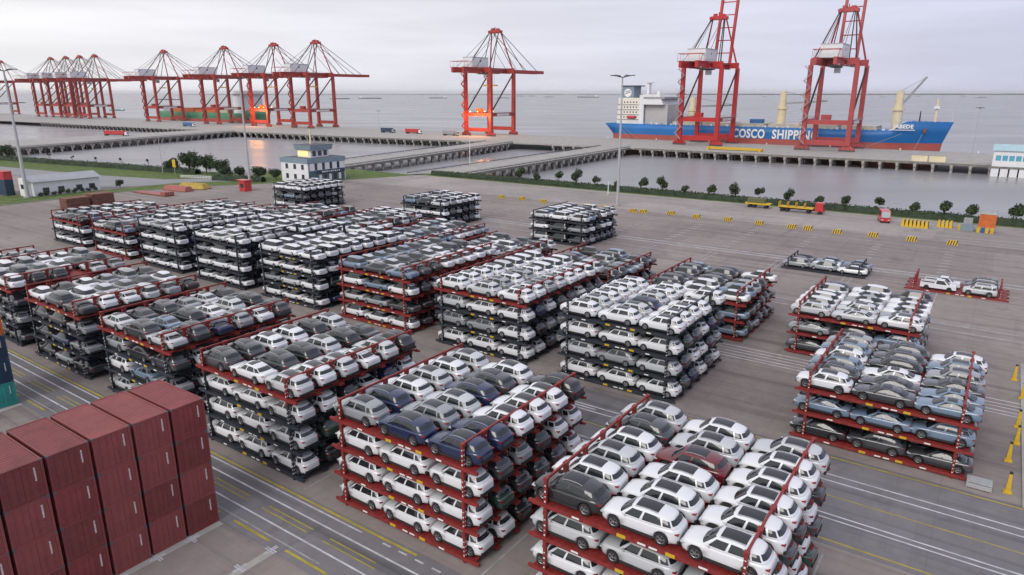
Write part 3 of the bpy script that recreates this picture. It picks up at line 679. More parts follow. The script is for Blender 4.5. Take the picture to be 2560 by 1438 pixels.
# ------------------------------------------------------------------ quay cranes
def make_crane(label, a, M, raised=False, b=430.0, lit=False, full=True, sc=1.0):
    t = thing('quay_crane', label, 'crane', a, b, 0, 0, 'red quay cranes')
    t.scale = (sc, sc, sc)
    G_ = 30.0; X = 12.0; HB = 47.0
    for x in (-X, X):
        for y in (0, G_):
            MB().box(x-1.25,x+1.25,y-1.3,y+1.3,3.4,HB,M,top=(x-1.1,x+1.1,y-1.2,y+1.2)).build('leg', t)
            bg_ = MB()
            for i in range(4): bg_.box(x-4.2+i*2.2,x-2.5+i*2.2,y-.6,y+.6,.9,2.1,M); bg_.tube((x-3.9+i*2.2,y-.35,.5),(x-3.9+i*2.2,y+.35,.5),.5,.5,ROOFD,10); bg_.tube((x-2.8+i*2.2,y-.35,.5),(x-2.8+i*2.2,y+.35,.5),.5,.5,ROOFD,10)
            bg_.box(x-3.6,x+3.6,y-.5,y+.5,2.0,3.3,M,top=(x-1.4,x+1.4,y-.5,y+.5)); bg_.build('bogie', t)
    for y in (0, G_):
        MB().box(-X+1.3,X-1.3,y-.85,y+.85,3.2,6.0,M).build('sill_beam', t)
        MB().box(-X-.5,X+.5,y-.85,y+.85,HB+.02,HB+3.4,M).build('cross_girder', t)
    MB().box(-X+1.3,X-1.3,-.8,.8,14.6,17.2,M).build('portal_beam', t)
    for x in (-X, X):
        MB().box(x-.7,x+.7,1.35,G_-1.35,14.6,17.2,M).build('portal_beam', t)
        MB().tube((x,1.0,18.0),(x,G_-1.0,HB-1.0),.55,.55,STAY,8).build('diagonal_brace', t)
    for x in (-5.0, 5.0):
        MB().box(x-.9,x+.9,-24,G_+4,HB-.6,HB+3.25,M).build('main_girder', t)
        if raised:
            an = math.radians(80); c, s_ = math.cos(an), math.sin(an); p0 = Vector((x, G_+4.2, HB+2)); q0 = p0+Vector((0, 52*c, 52*s_))
            MB().bar(p0, q0, 1.4, 2.2, M).build('boom_girder', t)
        else:
            MB().box(x-.65,x+.65,G_+4.1,G_+52,HB+.2,HB+2.6,M,top=(x-.65,x+.65,G_+4.1,G_+53)).build('boom_girder', t)
    if raised:
        bt = MB()
        for k in range(1,7): v = Vector((0, G_+4.2, HB+2))+Vector((0,c,s_))*(8*k); bt.bar(v+Vector((-4.5,0,0)), v+Vector((4.5,0,0)), .6, .6, M)
        bt.build('boom_ties', t)
    else:
        MB().box(-5.6,5.6,G_+52.1,G_+53.6,HB+.2,HB+2.6,M).build('boom_end', t)
    AP = Vector((0, 22.5, 78)); 
    MB().box(-5.4,5.4,20.4,24.6,76.2,78.0,M).box(-4.6,4.6,20.8,24.2,78.0,78.3,M).box(-3.4,-1.4,21.4,23.6,78.3,79.8,M).box(1.2,3.6,21.4,23.6,78.3,79.5,M).box(-.3,.2,22,22.5,78.3,80.6,M).build('apex_head', t)
    for x in (-1, 1):
        MB().tube((x*X*.9,G_,HB+3.4),(x*4.4,23.8,76.4),.55,.45,M,8).build('mast_leg', t)
        MB().tube((x*X*.9,.5,HB+3.4),(x*4.4,21.0,76.4),.4,.36,STAY,8).build('mast_brace', t)
        MB().tube((x*5,13,HB+3.2),(x*3.6,21.5,76.4),.3,.3,STAY,6).build('mast_brace', t)
        for y in (-19, -8): MB().tube((x*5,y,HB+3.2),(x*3.2,20.6,77),.14,.14,STAY,6).build('back_stay', t)
        if raised: pass
        else:
            for y in (G_+24, G_+43): MB().tube((x*5,y,HB+2.6),(x*3.6,24.4,77.2),.24,.24,STAY,6).build('fore_stay', t)
            MB().tube((x*5,G_+14,HB+2.6),(x*5,G_-3,65),.16,.16,STAY,6).build('fore_stay', t)
    hx = 5.6 if raised else 4.4; mh = MB().box(-hx,hx,-12,7.5,HB+3.4,HB+10.2,HOUSE).build('machinery_house', t)
    MB().box(-1.1,.3,7.5,7.56,HB+6.5,HB+8.2,WIN).build('window', mh); MB().box(hx,hx+.06,-3,-1.6,HB+7,HB+8.4,WIN).build('window', mh)
    MB().box(-hx-.2,hx+.2,-12.2,7.7,HB+10.2,HB+10.6,GALV).build('roof', mh)
    k = MB()
    for x in (-6.6, 6.6):
        k.box(x-.5,x+.5,-24,-8,HB+2.6,HB+2.8,M)
        for y in range(-24,-7,4): k.box(x-.06,x+.06,y-.06,y+.06,HB+2.8,HB+7.2 if y < -15 else HB+4,M)
        k.bar((x,-24,HB+7.2),(x,-16,HB+7.2),.3,.3,M)
    for y in (-24,-16): k.bar((-6.6,y,HB+7.2),(6.6,y,HB+7.2),.3,.3,M)
    k.build('rear_gantry', t)
    cb = MB().box(-1.4,1.4,9,12.5,HB-4.2,HB-1.4,HOUSE).box(-1.42,1.42,9.4,12.54,HB-3.4,HB-2.2,WIN).box(-2.4,2.4,3,12,HB-1.4,HB-.9,ROOFD).box(-3,3,1,8,HB-.9,HB+.5,GREY).build('trolley_cab', t)
    st = MB(); py = -2.3; SM_ = mat('stair_pink_grey', (.45,.33,.33), .6, 0, .15, .4) if raised else M
    for i in range(11):
        z0 = 3.4+i*3.9; x0, x1 = (-X-2.4,-X+1.4) if i % 2 else (-X+1.4,-X-2.4)
        st.bar((x0,py,z0),(x1,py,z0+3.9),1.0,.3,SM_); st.bar((x0,py-.45,z0+1),(x1,py-.45,z0+4.9),.1,.1,SM_); st.box(x1-.8,x1+.8,py-.5,py+1.0,z0+3.7,z0+3.88,SM_)
    st.build('stair_tower', t)
    rl = MB()
    for x in (-6.6,6.6): rl.bar((x,-24,HB+4.3),(x,G_,HB+4.3),.07,.07,GALV); [rl.box(x-.04,x+.04,y-.04,y+.04,HB+3.2,HB+4.3,GALV) for y in range(8,30,3)]
    rl.build('handrail', t)
    sg = MB().box(X+.71,X+.74,7,23,15.0,16.7,HOUSE).build('name_panel', t)
    if not raised:
        sp = MB(); 
        for x in (-2.5,2.5):
            for y in (14.5,17.5): sp.tube((x,y,HB-.5),(x*.9,y,HB-9),.07,.07,BLACK,5)
        sp.box(-6,6,14.8,17.2,HB-10,HB-9,YEL); sp.build('spreader', t)
    wk = MB()
    for x in (-6.3,6.3):
        wk.box(x-.5,x+.5,-8,G_+3,HB+2.2,HB+2.35,GREY)
    for x in (-X-1.9, X+1.9):
        wk.box(x-.4,x+.4,-.5,G_+.5,17.3,17.45,GREY); wk.bar((x,-.5,18.5),(x,G_+.5,18.5),.08,.08,GREY); [wk.box(x-.05,x+.05,y-.05,y+.05,17.4,18.5,GREY) for y in range(0,31,3)]
    wk.build('walkways', t)['kind'] = 'stuff'
    fl_ = MB()
    for y in (-20,-4,8,20): 
        for x in (-6.2,6.2): fl_.box(x-.5,x+.5,y-.3,y+.3,HB-.8,HB-.1,GALV)
    fl_.build('floodlights', t)['kind'] = 'stuff'
    if lit:
        for x, y, z in ((-7,-1.0,18.2),(0,-1.0,18.2),(7,-1.0,18.4),(8,8,18.4)):
            MB().box(x-.35,x+.35,y-.2,y+.2,z-.3,z+.2,LAMPO).build('flood_lamp', t)
            ld = bpy.data.lights.new('flood_light', 'POINT'); ld.energy = 5500; ld.color = (1,.42,.12); ld.shadow_soft_size = .8
            link('flood_light', ld, t, (x, y-6.5, z-4))
        MB().box(-4,1,2,5,17.25,20.5,ORANGE).build('drive_house', t)
    else:
        MB().box(-4,1,2,5,17.2,20,M).build('drive_house', t)
    return t
make_crane('red quay crane, boom lowered, standing alone on the wharf with glowing orange floodlights', -335, CRANE, lit=True)
make_crane('bright red quay crane, boom raised, in front of the blue ship amidships', -160, CRANE2, True)
make_crane('faded pinkish red quay crane, boom raised, nearer the bow of the blue ship', -85, CRANE3, True)
for i, (a, lit) in enumerate(((-545,False),(-608,True),(-692,False),(-811,False),(-977,False),(-1018,False),(-1058,False),(-1104,False),(-1275,False))):
    make_crane(['dark red quay crane, boom lowered, end of the long crane row','dark red quay crane with orange floodlights, second in the long crane row','dark red quay crane, third in the long row, by the green ship','dark red quay crane, fourth in the row, beside a wide gap','red quay crane, first of the tight cluster of four','red quay crane, second of the tight cluster of four','red quay crane, third of the tight cluster of four','red quay crane, last of the tight cluster of four','red quay crane beyond the tight cluster of four'][i], a, CRANE, False, 430, lit)

# ------------------------------------------------------------------ ships
def text_mesh(body, size, m, depth=.06, bold=.02):
    cu = bpy.data.curves.new('t', 'FONT'); cu.body = body; cu.size = size; cu.extrude = depth; cu.offset = bold; cu.resolution_u = 3; cu.space_character = 1.08
    ob = bpy.data.objects.new('t', cu); COL.objects.link(ob); dg = bpy.context.evaluated_depsgraph_get(); dg.update()
    me = bpy.data.meshes.new_from_object(ob.evaluated_get(dg)); bpy.data.objects.remove(ob)
    me.materials.clear(); me.materials.append(m); return me
def make_hull(t, L, Bm, zd, zf, m1, m2, zb=2.8):
    """hull from stern (x=0) to bow (x=L); y=0 is the quay side"""
    st = [(0,.80,0),(.02,.88,0),(.08,.98,0),(.2,1,0),(.5,1,0),(.8,1,0),(.88,.86,.0),(.94,.58,.0),(.98,.25,0),(1.0,.04,0)]
    n = 40; up = MB(); lo = MB(); rw = []; rl = []
    for x, w_, _ in spline(st, n):
        w_ = max(.03, min(1, w_)); top = zd if x < .865 else (zd+(zf-zd)*min(1,(x-.865)/.025)); X_ = x*L
        fl = 0 if x < .8 else (x-.8)/.2; wb = w_*(1-.35*fl) if x > .8 else w_*(1-.25*max(0,(.06-x)/.06)); xb = X_-(.025*L*fl if x > .8 else 0)+(.03*L*max(0,(.05-x)/.05))
        h = Bm/2
        rw.append([(xb+(X_-xb)*.25, h-wb*h, zb),(xb+(X_-xb)*.6, h-(wb+(w_-wb)*.5)*h,(zb+top)/2),(X_,h-w_*h,top),(X_,h+w_*h,top),(xb+(X_-xb)*.6,h+(wb+(w_-wb)*.5)*h,(zb+top)/2),(xb+(X_-xb)*.25,h+wb*h,zb)])
        rl.append([(xb,h-wb*h*.97,-8),(xb+(X_-xb)*.25,h-wb*h,zb),(xb+(X_-xb)*.25,h+wb*h,zb),(xb,h+wb*h*.97,-8)])
    up.grid(rw, m1, True); up.add(rw[0],[tuple(range(6))],m1); up.add(rw[-1],[tuple(range(6))],m1)
    lo.grid(rl, m2, True); lo.add(rl[0],[(0,1,2,3)],m2); lo.add(rl[-1],[(0,1,2,3)],m2)
    up.grid([[r[2],r[3]] for r in rw], BEIGE, False)
    link('hull', recalc(up.mesh('hull')), t); link('boot_topping', recalc(lo.mesh('boot_topping')), t)
def cylcrane(t, x, zb, zt, m, jib):
    MB().tube((x,16,zb),(x,16,zb+(zt-zb)*.5),2.7,2.7,m,16).tube((x,16,zb+(zt-zb)*.5),(x,16,zb+(zt-zb)*.56),3.4,3.4,m,16).tube((x,16,zb+(zt-zb)*.56),(x,16,zt),2.4,2.0,m,14).build('crane_post', t)
    j = MB(); q = Vector(jib); p0 = Vector((x+1.5,16,zb+(zt-zb)*.66)); 
    for dy in (-.9,.9): j.bar(p0+Vector((0,dy,0)), q+Vector((0,dy*.4,0)), .35, 1.1, GREY)
    for k in range(1,9): v = p0.lerp(q,k/9); j.bar(v+Vector((0,-.9,0)), v+Vector((0,.9,0)), .2,.3,GREY)
    j.build('jib', t); MB().tube((x,16,zt),q,.08,.08,BLACK,5).build('hoist_wire', t)
sh = thing('cargo_ship', 'long blue cargo ship with red boot topping moored behind two raised cranes', 'ship', -247, 467.5)
make_hull(sh, 220, 32, 10.4, 15.6, BLUEH, REDH, 3.3)
MB().box(9,27,4,28,10.4,28.5,ACCOM,top=(10,27,4,28)).build('accommodation_block', sh)
MB().box(27,30.5,3,29,10.4,30.5,HOUSE).build('house_front', sh)
MB().box(30.5,46,1,31,24,31,HOUSE,top=(30.5,43,1,31)).box(31,47,.9,31.1,27.8,29.2,GREY).build('bridge', sh)
MB().box(31,48,5,27,10.4,24,mat('shaded_grey_steel',(.46,.45,.45),.6,0,.08,.3)).build('engine_casing', sh)  # grey colour carries the shade of the section under the bridge
fn = MB().box(9.5,19,10,22,28.5,36.5,SLATE).box(8.8,22,9.5,22.5,36.5,37.2,NAVY).build('funnel', sh)
MB().tube((14.2,9.97,32),(14.2,9.9,32),2.9,2.9,TAPE,20).build('funnel_emblem', fn); MB().bar((11.9,9.86,31.2),(16.4,9.86,32.6),.1,.5,BLUEP).bar((12.4,9.86,32.6),(16,9.86,33.6),.1,.4,BLUEP).build('emblem_stripe', fn)
m_ = MB(); m_.box(27.5,29,14,18,30.5,39,HOUSE).box(26.8,31,13,19,39,39.4,HOUSE).tube((31,16,30.5),(31,16,40),.2,.12,HOUSE,6).box(35,37,15,17,31,33,HOUSE); m_.build('radar_mast', sh)
for z in (14.5,18,21.5,25):
    w_ = MB()
    for i in range(6): w_.box(12+i*2.4,12.9+i*2.4,3.9,3.97,z,z+1.0,WIN)
    w_.build('window_row', sh)['kind'] = 'stuff'
for z in (13.5,17,20.5,24): MB().box(8.7,27.1,3.4,3.95,z-.16,z,GREY).build('deck_walkway', sh)
MB().tube((18,3.2,15),(24,3.2,15),1.0,1.0,REDP,10).build('lifeboat', sh)
for k in range(6): x0 = 52+k*22; MB().box(x0,x0+19.5,5,27,10.45,12.6,BEIGE).build('hatch_cover', sh)
MB().box(105,113,8,14,12.65,15.2,BLUEP).build('deck_container', sh)
cylcrane(sh, 123, 10.4, 33, CREAM, (150,16,27)); cylcrane(sh, 190.5, 10.4, 33, CREAM, (203,16,41))
cylcrane(sh, 62, 10.4, 29, CREAM, (92,16,24))
m_ = MB(); m_.tube((210.5,16,15.6),(210.5,16,28.5),.9,.7,CREAM,10).box(209,212,14.5,17.5,23,24.5,HOUSE).tube((219,16,15.6),(219,16,21),.1,.1,HOUSE,5).tube((202.5,16,15.5),(202.5,16,21.5),.4,.3,BLACK,6); m_.build('foremast', sh)
rl = MB()
for x in range(2,216,3): rl.box(x-.05,x+.05,.3,.4,10.4 if x<190 else 15.6,11.5 if x<190 else 16.7,HOUSE)
rl.bar((2,.35,11.5),(188,.35,11.5),.06,.06,HOUSE); rl.build('deck_railing', sh)
c_ = MB()
for i in range(44):
    x = 34+i*3.6; z0 = 10.4; c_.box(x,x+random.uniform(.5,1.6),1.2,1.2+random.uniform(.4,1.5),z0,z0+random.uniform(.5,1.5),random.choice((HOUSE,BEIGE,GREY,CREAM)))
q = c_.build('deck_fittings', sh); q['kind'] = 'stuff'
for txt, x0, x1 in (('COSCO', 96.9, 117.8), ('SHIPPING', 122.4, 150.3)):
    me = text_mesh(txt, 7.8, TAPE, .05, .24); xs = [v.co.x for v in me.vertices]; k = (x1-x0)/(max(xs)-min(xs))
    o = link('hull_lettering', me, sh, (x0-min(xs)*k, -.08, 3.7), rot=(math.pi/2,0,0)); o.scale = (k, 1.0, 1)
me = text_mesh('JABEDE', 3.0, TAPE, .05, .12); o = link('bow_name', me, sh, (191.2, .35, 12.0), rot=(math.pi/2,0,math.radians(15)))
MB().bar((189.5,.3,11.0),(202,3.4,11.0),.1,.4,TAPE).build('bow_stripe', sh)
MB().box(206,207.6,7.0,8.2,9.5,12,BROWN).build('anchor', sh)
for p0, q0 in (((12,1,9.5),(24,-5,.6)),((14,1,9.5),(30,-5,.6)),((196,1,9),(178,-5,.6)),((206,6,9),(204,-5,.6))):
    MB().tube(p0,q0,.12,.12,GREY,5).build('mooring_line', sh)
gs = thing('cargo_ship', 'green cargo ship moored behind the long row of red cranes', 'ship', -880, 467.5)
make_hull(gs, 215, 32, 10, 14, GREEN, REDH); MB().box(165,186,4,28,10,34,HOUSE,top=(166,185,4,28)).build('accommodation_block', gs); MB().box(160,190,1,31,31,34,HOUSE).build('bridge', gs)
for k in range(6): MB().box(16+k*23,36+k*23,5,27,10.05,12.5+1.2*(k%3),random.choice((BEIGE,ORANGE,GREY))).build('hatch_cover', gs)
MB().tube((178,16,34),(178,16,43),.8,.4,HOUSE,8).box(174,182,14,18,39,39.4,HOUSE).build('radar_mast', gs)
# barges and coasters out on the estuary
def boat(label, X, Y, L, rz, m, house=True, group='vessels at anchor far out'):
    t = tag(link('barge', None, None, (X, Y, WZ), rz), label, 'boat', group); h = L*.03+.8; Bw = L*.14
    b = MB(); rows = []
    for x, w_ in ((0,.75),(.06,1),(.5,1),(.85,1),(.95,.7),(1,.12)): rows.append([(x*L-L/2,-w_*Bw/2*.85,-.5),(x*L-L/2,-w_*Bw/2,h),(x*L-L/2,w_*Bw/2,h),(x*L-L/2,w_*Bw/2*.85,-.5)])
    b.grid(rows, m, False); b.add(rows[0],[(0,1,2,3)],m); b.add(rows[-1],[(0,1,2,3)],m); b.build('hull', t)
    MB().box(-L*.22,L*.38,-Bw*.36,Bw*.36,h-.3,h+.7,m).build('cargo_coaming', t)
    if house: MB().box(-L*.45,-L*.33,-Bw*.36,Bw*.36,h-.3,h+L*.06+1.5,HOUSE).build('wheelhouse', t)
HZ = mat('far_hull_grey', (.11,.12,.135), .7, 0, .2, .05)
def sea_pt(u, v):
    x = (u-1280)/1720; y = (v-719)/1720; F = math.cos(TILT)-y*math.sin(TILT); D = math.sin(TILT)+y*math.cos(TILT); tt = (CAM_H-WZ)/D
    return x*tt, F*tt
for i, (u, v, wpx, m_, lab) in enumerate(((292,277,34,TEAL,'teal barge moored beyond the cluster of four cranes'),(925,247,54,HZ,'long dark barge far out, right of the long crane row'.replace(', right of',' past the end of')),(850,248,46,HZ,None),(1095,246,44,HZ,None),(1185,244,14,HZ,None),(1255,246,36,HZ,None),(1302,241,22,HZ,None),(1328,241,18,HZ,None),(1371,243,24,HZ,None),(1470,244,52,HZ,None),(740,248,14,HZ,None),(1910,242,10,HZ,None),(1700,243,30,HZ,None),(2205,243,12,HZ,None),(2295,241,12,HZ,None),(2408,241,14,HZ,None),(2452,244,24,HZ,None),(640,247,26,HZ,None),(420,250,50,HZ,None),(40,258,36,HZ,None))):
    X, Y = sea_pt(u, v); L = wpx/1720*math.hypot(X,Y)
    boat(lab or 'small dark vessel at anchor far out near the horizon', X, Y, max(14,L), random.uniform(-.15,.15)+(math.pi if i % 3 == 0 else 0), m_)
# ------------------------------------------------------------------ foliage
def leaves(mb, n, fn, size, m):
    for _ in range(n):
        p, nn = fn(); nn = Vector(nn).normalized() if Vector(nn).length else Vector((0,0,1))
        nn = (nn + Vector((random.gauss(0,.6),random.gauss(0,.6),random.gauss(0,.6)))).normalized()
        x = nn.orthogonal().normalized(); y = nn.cross(x); an = random.random()*6.28; x, y = x*math.cos(an)+y*math.sin(an), y*math.cos(an)-x*math.sin(an)
        s = size*random.uniform(.6,1.4); p = Vector(p)
        mb.add([p-x*s, p+y*s*.6, p+x*s, p-y*s*.6], [(0,1,2,3)], m)
def crown_mesh(rad, hgt, n, size, lobes, m, m2):
    mb = MB(); cs = [(Vector((random.uniform(-.55,.55)*rad, random.uniform(-.55,.55)*rad, hgt*random.uniform(.35,.75))), rad*random.uniform(.4,.62)) for _ in range(lobes)]
    def fn():
        c, r = random.choice(cs); d = Vector((random.gauss(0,1),random.gauss(0,1),random.gauss(0,1))).normalized(); q = random.random()**.35
        return c+Vector((d.x*r*q, d.y*r*q, d.z*r*q*(hgt/(2*rad))*1.1)), d
    leaves(mb, int(n*.6), fn, size, m); leaves(mb, int(n*.4), fn, size, m2)
    return mb.mesh('crown')
def trunk_mesh(h, r):
    mb = MB(); mb.tube((0,0,-.1),(0,0,h),r,r*.6,BARK,8)
    for k in range(4): t_ = k*1.7; mb.tube((0,0,h*.7),(math.cos(t_)*h*.35,math.sin(t_)*h*.35,h*1.25),r*.45,r*.15,BARK,5)
    return mb.mesh('trunk')
LEAF3 = mat('leaf_olive', (.085,.10,.035), .7, 0, .5, .6, spec=.3)
SM = [crown_mesh(random.uniform(1.1,1.7),random.uniform(2.2,3.4),random.randint(420,760),.21,random.randint(3,7),*random.choice(((LEAF,LEAF2),(LEAF3,LEAF),(LEAF2,LEAF)))) for _ in range(8)]; ST = trunk_mesh(1.7,.12)
def tree(name, label, cat, a, b, crown, trunk, s=1.0, group=None, lift=1.3):
    t = thing(name, label, cat, a, b, 0, random.random()*6.28, group); t.scale = (s,s,s)
    link('trunk', trunk, t); link('crown', crown, t, (0,0,lift)); return t
SHX = [1300,1346,1395,1442,1493,1543,1602,1656,1712,1773,1838,1899,1973,2045,2118,2198,2280,2362,2431,2535]
def a_at(u, b, z):
    lo, hi = -1500, 400
    for _ in range(50):
        m = (lo+hi)/2; q = P(m,b,z); zc = q.y*math.cos(TILT)+(CAM_H-z)*math.sin(TILT)
        if 1280+1720*q.x/zc < u: lo = m
        else: hi = m
    return m
for i, u in enumerate(SHX):
    tree('clipped_tree', 'small round-headed tree growing in the quay hedge', 'tree', a_at(u,210.8,3), 210.8, random.choice(SM), ST, random.uniform(.95,1.5), 'round-headed trees along the quay hedge')
def hedge(label, p, q, w_, h):
    p = Vector((*p,0)); q = Vector((*q,0)); d = q-p; L = d.length; d.normalize(); nrm = Vector((-d.y,d.x,0))
    t = tag(link('hedge', None, None, (0,0,0), -PHI), label, 'hedge')
    core = MB(); rows = []; n = int(L/2.5)
    for i in range(n+1):
        c = p+d*(L*i/n); hh = h*random.uniform(.82,1.0); ww = w_*random.uniform(.85,1)
        rows.append([c-nrm*ww/2, c-nrm*ww*.45+Vector((0,0,hh*.75)), c+Vector((0,0,hh)), c+nrm*ww*.45+Vector((0,0,hh*.75)), c+nrm*ww/2])
    core.grid([[tuple(x) for x in r] for r in rows], LEAF2, True); core.build('branches', t)
    lf = MB()
    def fn():
        i = random.random()*L; s = random.uniform(-1,1); c = p+d*i+nrm*(s*w_*.5); z = h*(1-.25*s*s)*random.uniform(.25,1.08)
        return c+Vector((0,0,z)), nrm*s+Vector((0,0,.6))
    leaves(lf, int(L*26), fn, .26, LEAF); leaves(lf, int(L*14), fn, .3, LEAF2); f = lf.build('foliage', t); f['kind'] = 'stuff'
hedge('long dark clipped hedge along the quay edge of the yard', (-188,211), (60,211), 3.0, 1.9)
hedge('dark hedge beside the water above the shore grass', (-520,118.5), (-268,157.5), 3.2, 2.3)
hedge('low hedge in front of the control building', (-245,150), (-224,157), 3.0, 2.2)
BT = [crown_mesh(4.6,7.4,2600,.34,9,LEAF2,LEAF) for _ in range(2)]; BTT = trunk_mesh(3.0,.3)
for (a,b,s,lab) in ((-283,155.5,.75,'dark bushy tree at the end of the shore hedge'),(-274,157.5,1.15,'tallest dark bushy tree by the water behind the yellow sign'),(-266,160,1.0,'broad dark tree next to the tallest shore tree'),(-258,161,.8,'dark bushy tree nearest the white fence'),(-240,158,.62,'green bush between the tall lamp mast and control building'),(-232,161,.66,'rounded green bush beside the control building wall'),(-247,157,.6,'dark rounded bush behind the tall white lamp mast'),(-251,118,.38,'single green bush beyond the white gabled building'),(-226,164,.55,'bright green bush against the control building'),(-412,141,.9,'green tree at the far end of the shore hedge')):
    tree('bushy_tree', lab, 'tree', a, b, random.choice(BT), BTT, s, None, .6)
PALM = [crown_mesh(.9,1.6,160,.22,2,LEAF2,LEAF2) for _ in range(2)]
for i in range(12):
    f = i/11; a = -470+f*190; b = 126.5+f*29
    tree('thin_tree', 'thin sparse tree standing above the shore hedge', 'tree', a, b, random.choice(PALM), trunk_mesh(3.4,.09), random.uniform(.9,1.15), 'thin trees along the shore hedge', 3.1)

# ------------------------------------------------------------------ lamp masts
def mast(label, a, b, h, r=.45, heads=6, arm=2.6, m=GALV):
    t = thing('lamp_mast', label, 'lamp mast', a, b, 0, .3); MB().tube((0,0,0),(0,0,h),r,r*.42,m,12).build('pole', t)
    MB().tube((0,0,0),(0,0,.5),r*1.9,r*1.9,CONC,12).build('footing', t)
    ring = MB()
    for k in range(heads):
        an = k*2*math.pi/heads; c, s = math.cos(an), math.sin(an); ring.bar((0,0,h-.2),(c*arm,s*arm,h+.35),.16,.14,BLACK)
    ring.build('lamp_arms', t)
    for k in range(heads):
        an = k*2*math.pi/heads; c, s = math.cos(an), math.sin(an); MB().box(-.45,.45,-.3,.3,-.14,.1,BLACK).build('lamp_head', t, loc=(c*(arm+.4),s*(arm+.4),h+.4), rz=an)
mast('tall grey lamp mast with a crown of lamps by the striped barriers', -90.7, 182.3, 36.3)
mast('tall pale lamp mast on the grass near the control building', -228.6, 154.3, 36.8, .5)
mast('tall grey lamp mast standing before the white gabled building', -250.4, 89.2, 38.5, .6)
mast('slender grey lamp post on the shore grass', -285, 152, 17, .16, 2, .8); mast('slender lamp post at the far edge of the wharf', -469, 455, 16, .18, 4, 1.0); mast('thin lattice lamp post on the wharf beyond the bow', -14.5, 455, 24, .25, 4, 1.2)
for lab, a, b, h in (('short white post on the verge before the quay hedge',-103,200,4.6),('white lamp post on the second trestle roadway',-200,250,11)):
    t = thing('white_post', lab, 'post', a, b); MB().tube((0,0,0),(0,0,h),.16,.12,WHITE,8).build('pole', t); MB().box(-.25,.25,-.25,.25,0,.3,CONC).build('footing', t)

# ------------------------------------------------------------------ buildings
cb = thing('control_building', 'white and slate two-storey control building with a lookout cabin on its roof', 'building', -221.5, 163.5)
Lx, Ly, Hh = 15.3, 17.5, 8.2
MB().box(0,Lx,0,.3,0,7.2,HOUSE).build('front_wall', cb); MB().box(0,.3,.31,Ly,0,7.2,HOUSE).build('side_wall', cb); MB().box(.31,Lx,Ly-.3,Ly,0,7.2,HOUSE).build('rear_wall', cb)
MB().box(Lx-.3,Lx,.31,Ly-.31,0,4.2,mat('dark_teal_cladding',(.07,.12,.14),.5,0,.15,.5)).build('shopfront_wall', cb); MB().box(Lx-.3,Lx-.005,.31,Ly-.31,4.2,7.2,SLATE).build('side_wall', cb)
MB().box(-.25,Lx+.25,-.25,Ly+.25,7.2,8.9,SLATE).box(.3,Lx-.3,.3,Ly-.3,8.9,8.92,ROOFD).build('parapet', cb)
for z in (1.4, 5.0):
    for x in (2.6, 7.2, 11.6):
        f = MB().box(x,x+1.5,-.05,-.002,z,z+1.7,WIN).build('window', cb); MB().box(x-.12,x+1.62,-.1,-.002,z-.14,z-.005,GREY).build('sill', f)
for i in range(5):
    y = .9+i*3.5; MB().box(Lx+.002,Lx+.12,y,y+2.1,4.5,7.1,HOUSE).build('white_panel', cb)
    if i < 4: MB().box(Lx+.002,Lx+.05,y+2.2,y+3.3,4.7,6.9,WIN).build('window', cb)
MB().box(Lx+.002,Lx+.5,4,Ly-.5,3.3,4.4,NAVY).build('sign_band', cb)
sg = MB()
for i in range(9): y = 6+i*1.0; sg.box(Lx+.5,Lx+.54,y,y+random.uniform(.4,.75),3.6,3.6+random.uniform(.35,.55),TAPE)
q = sg.build('sign_lettering', cb); q['kind'] = 'stuff'
for i in range(5): y = 5+i*2.3; MB().box(Lx+.002,Lx+.06,y,y+1.2,.5,2.8,HOUSE if i % 2 == 0 else WIN).build('shop_window', cb)
MB().box(5,12.5,4,12.5,8.93,11.6,HOUSE).build('lookout_cabin', cb); MB().box(4.5,13.4,3.3,13.3,11.6,13.4,SLATE,top=(4.2,13.7,3.0,13.6)).box(4.2,13.7,3,13.6,13.4,13.5,ROOFD).build('cabin_roof', cb)
MB().box(5.4,11,3.93,3.998,9.3,11.3,LITWIN).build('lit_window', cb)
for y in (4.8,7.4,10): MB().box(12.502,12.56,y,y+1.6,9.4,11.3,WIN).build('window', cb)
MB().tube((8,8,13.5),(8,8,19),.35,.3,CREAM,8).build('chimney', cb)

wb = thing('gabled_building', 'long low white building with a grey roof behind the grass verge', 'building', -260, 91.5)
MB().box(0,9,0,20,0,4.6,HOUSE).build('wall', wb)
r = MB(); r.add([(-.7,-.6,4.62),(9.8,-.6,4.62),(4.5,-.6,6.4),(-.7,20.6,4.62),(9.8,20.6,4.62),(4.5,20.6,6.4)],[(0,1,2),(5,4,3),(1,4,5,2),(0,2,5,3),(0,3,4,1)],mat('grey_sheet_roof',(.33,.34,.37),.5,0,.12,.5)); r.build('roof', wb)
MB().box(2.4,7.2,-1.6,-.002,0,5.6,WHITE).build('porch', wb); MB().box(4,6.4,-1.68,-1.602,2.4,3.8,WIN).build('window', wb)
for y in (2.5,7,12.5,16.5): f = MB().box(9.002,9.06,y,y+1.9,1.0,2.6,WIN).build('window', wb); MB().box(9.002,9.14,y-.1,y+2.0,.86,.995,GREY).build('sill', f)
for i in range(9):
    t = thing('low_bush', 'low green bush planted along the white building wall', 'bush', -250.2+random.uniform(-.3,.3), 92.5+i*2.1, 0, random.random()*6, 'bushes along the white building'); t.scale = (.6,.6,.55); link('crown', random.choice(SM), t)
wf_ = thing('picket_fence', 'low white picket fence by the access road below the dark trees', 'fence', -262, 146.5, 0, math.radians(20))
for i in range(28): MB().box(i*.7,i*.7+.12,-.05,.05,0,1.2,WHITE).build('picket', wf_)
MB().box(0,19.2,-.09,-.052,.35,.5,WHITE).box(0,19.2,-.09,-.052,.9,1.05,WHITE).build('rails', wf_)
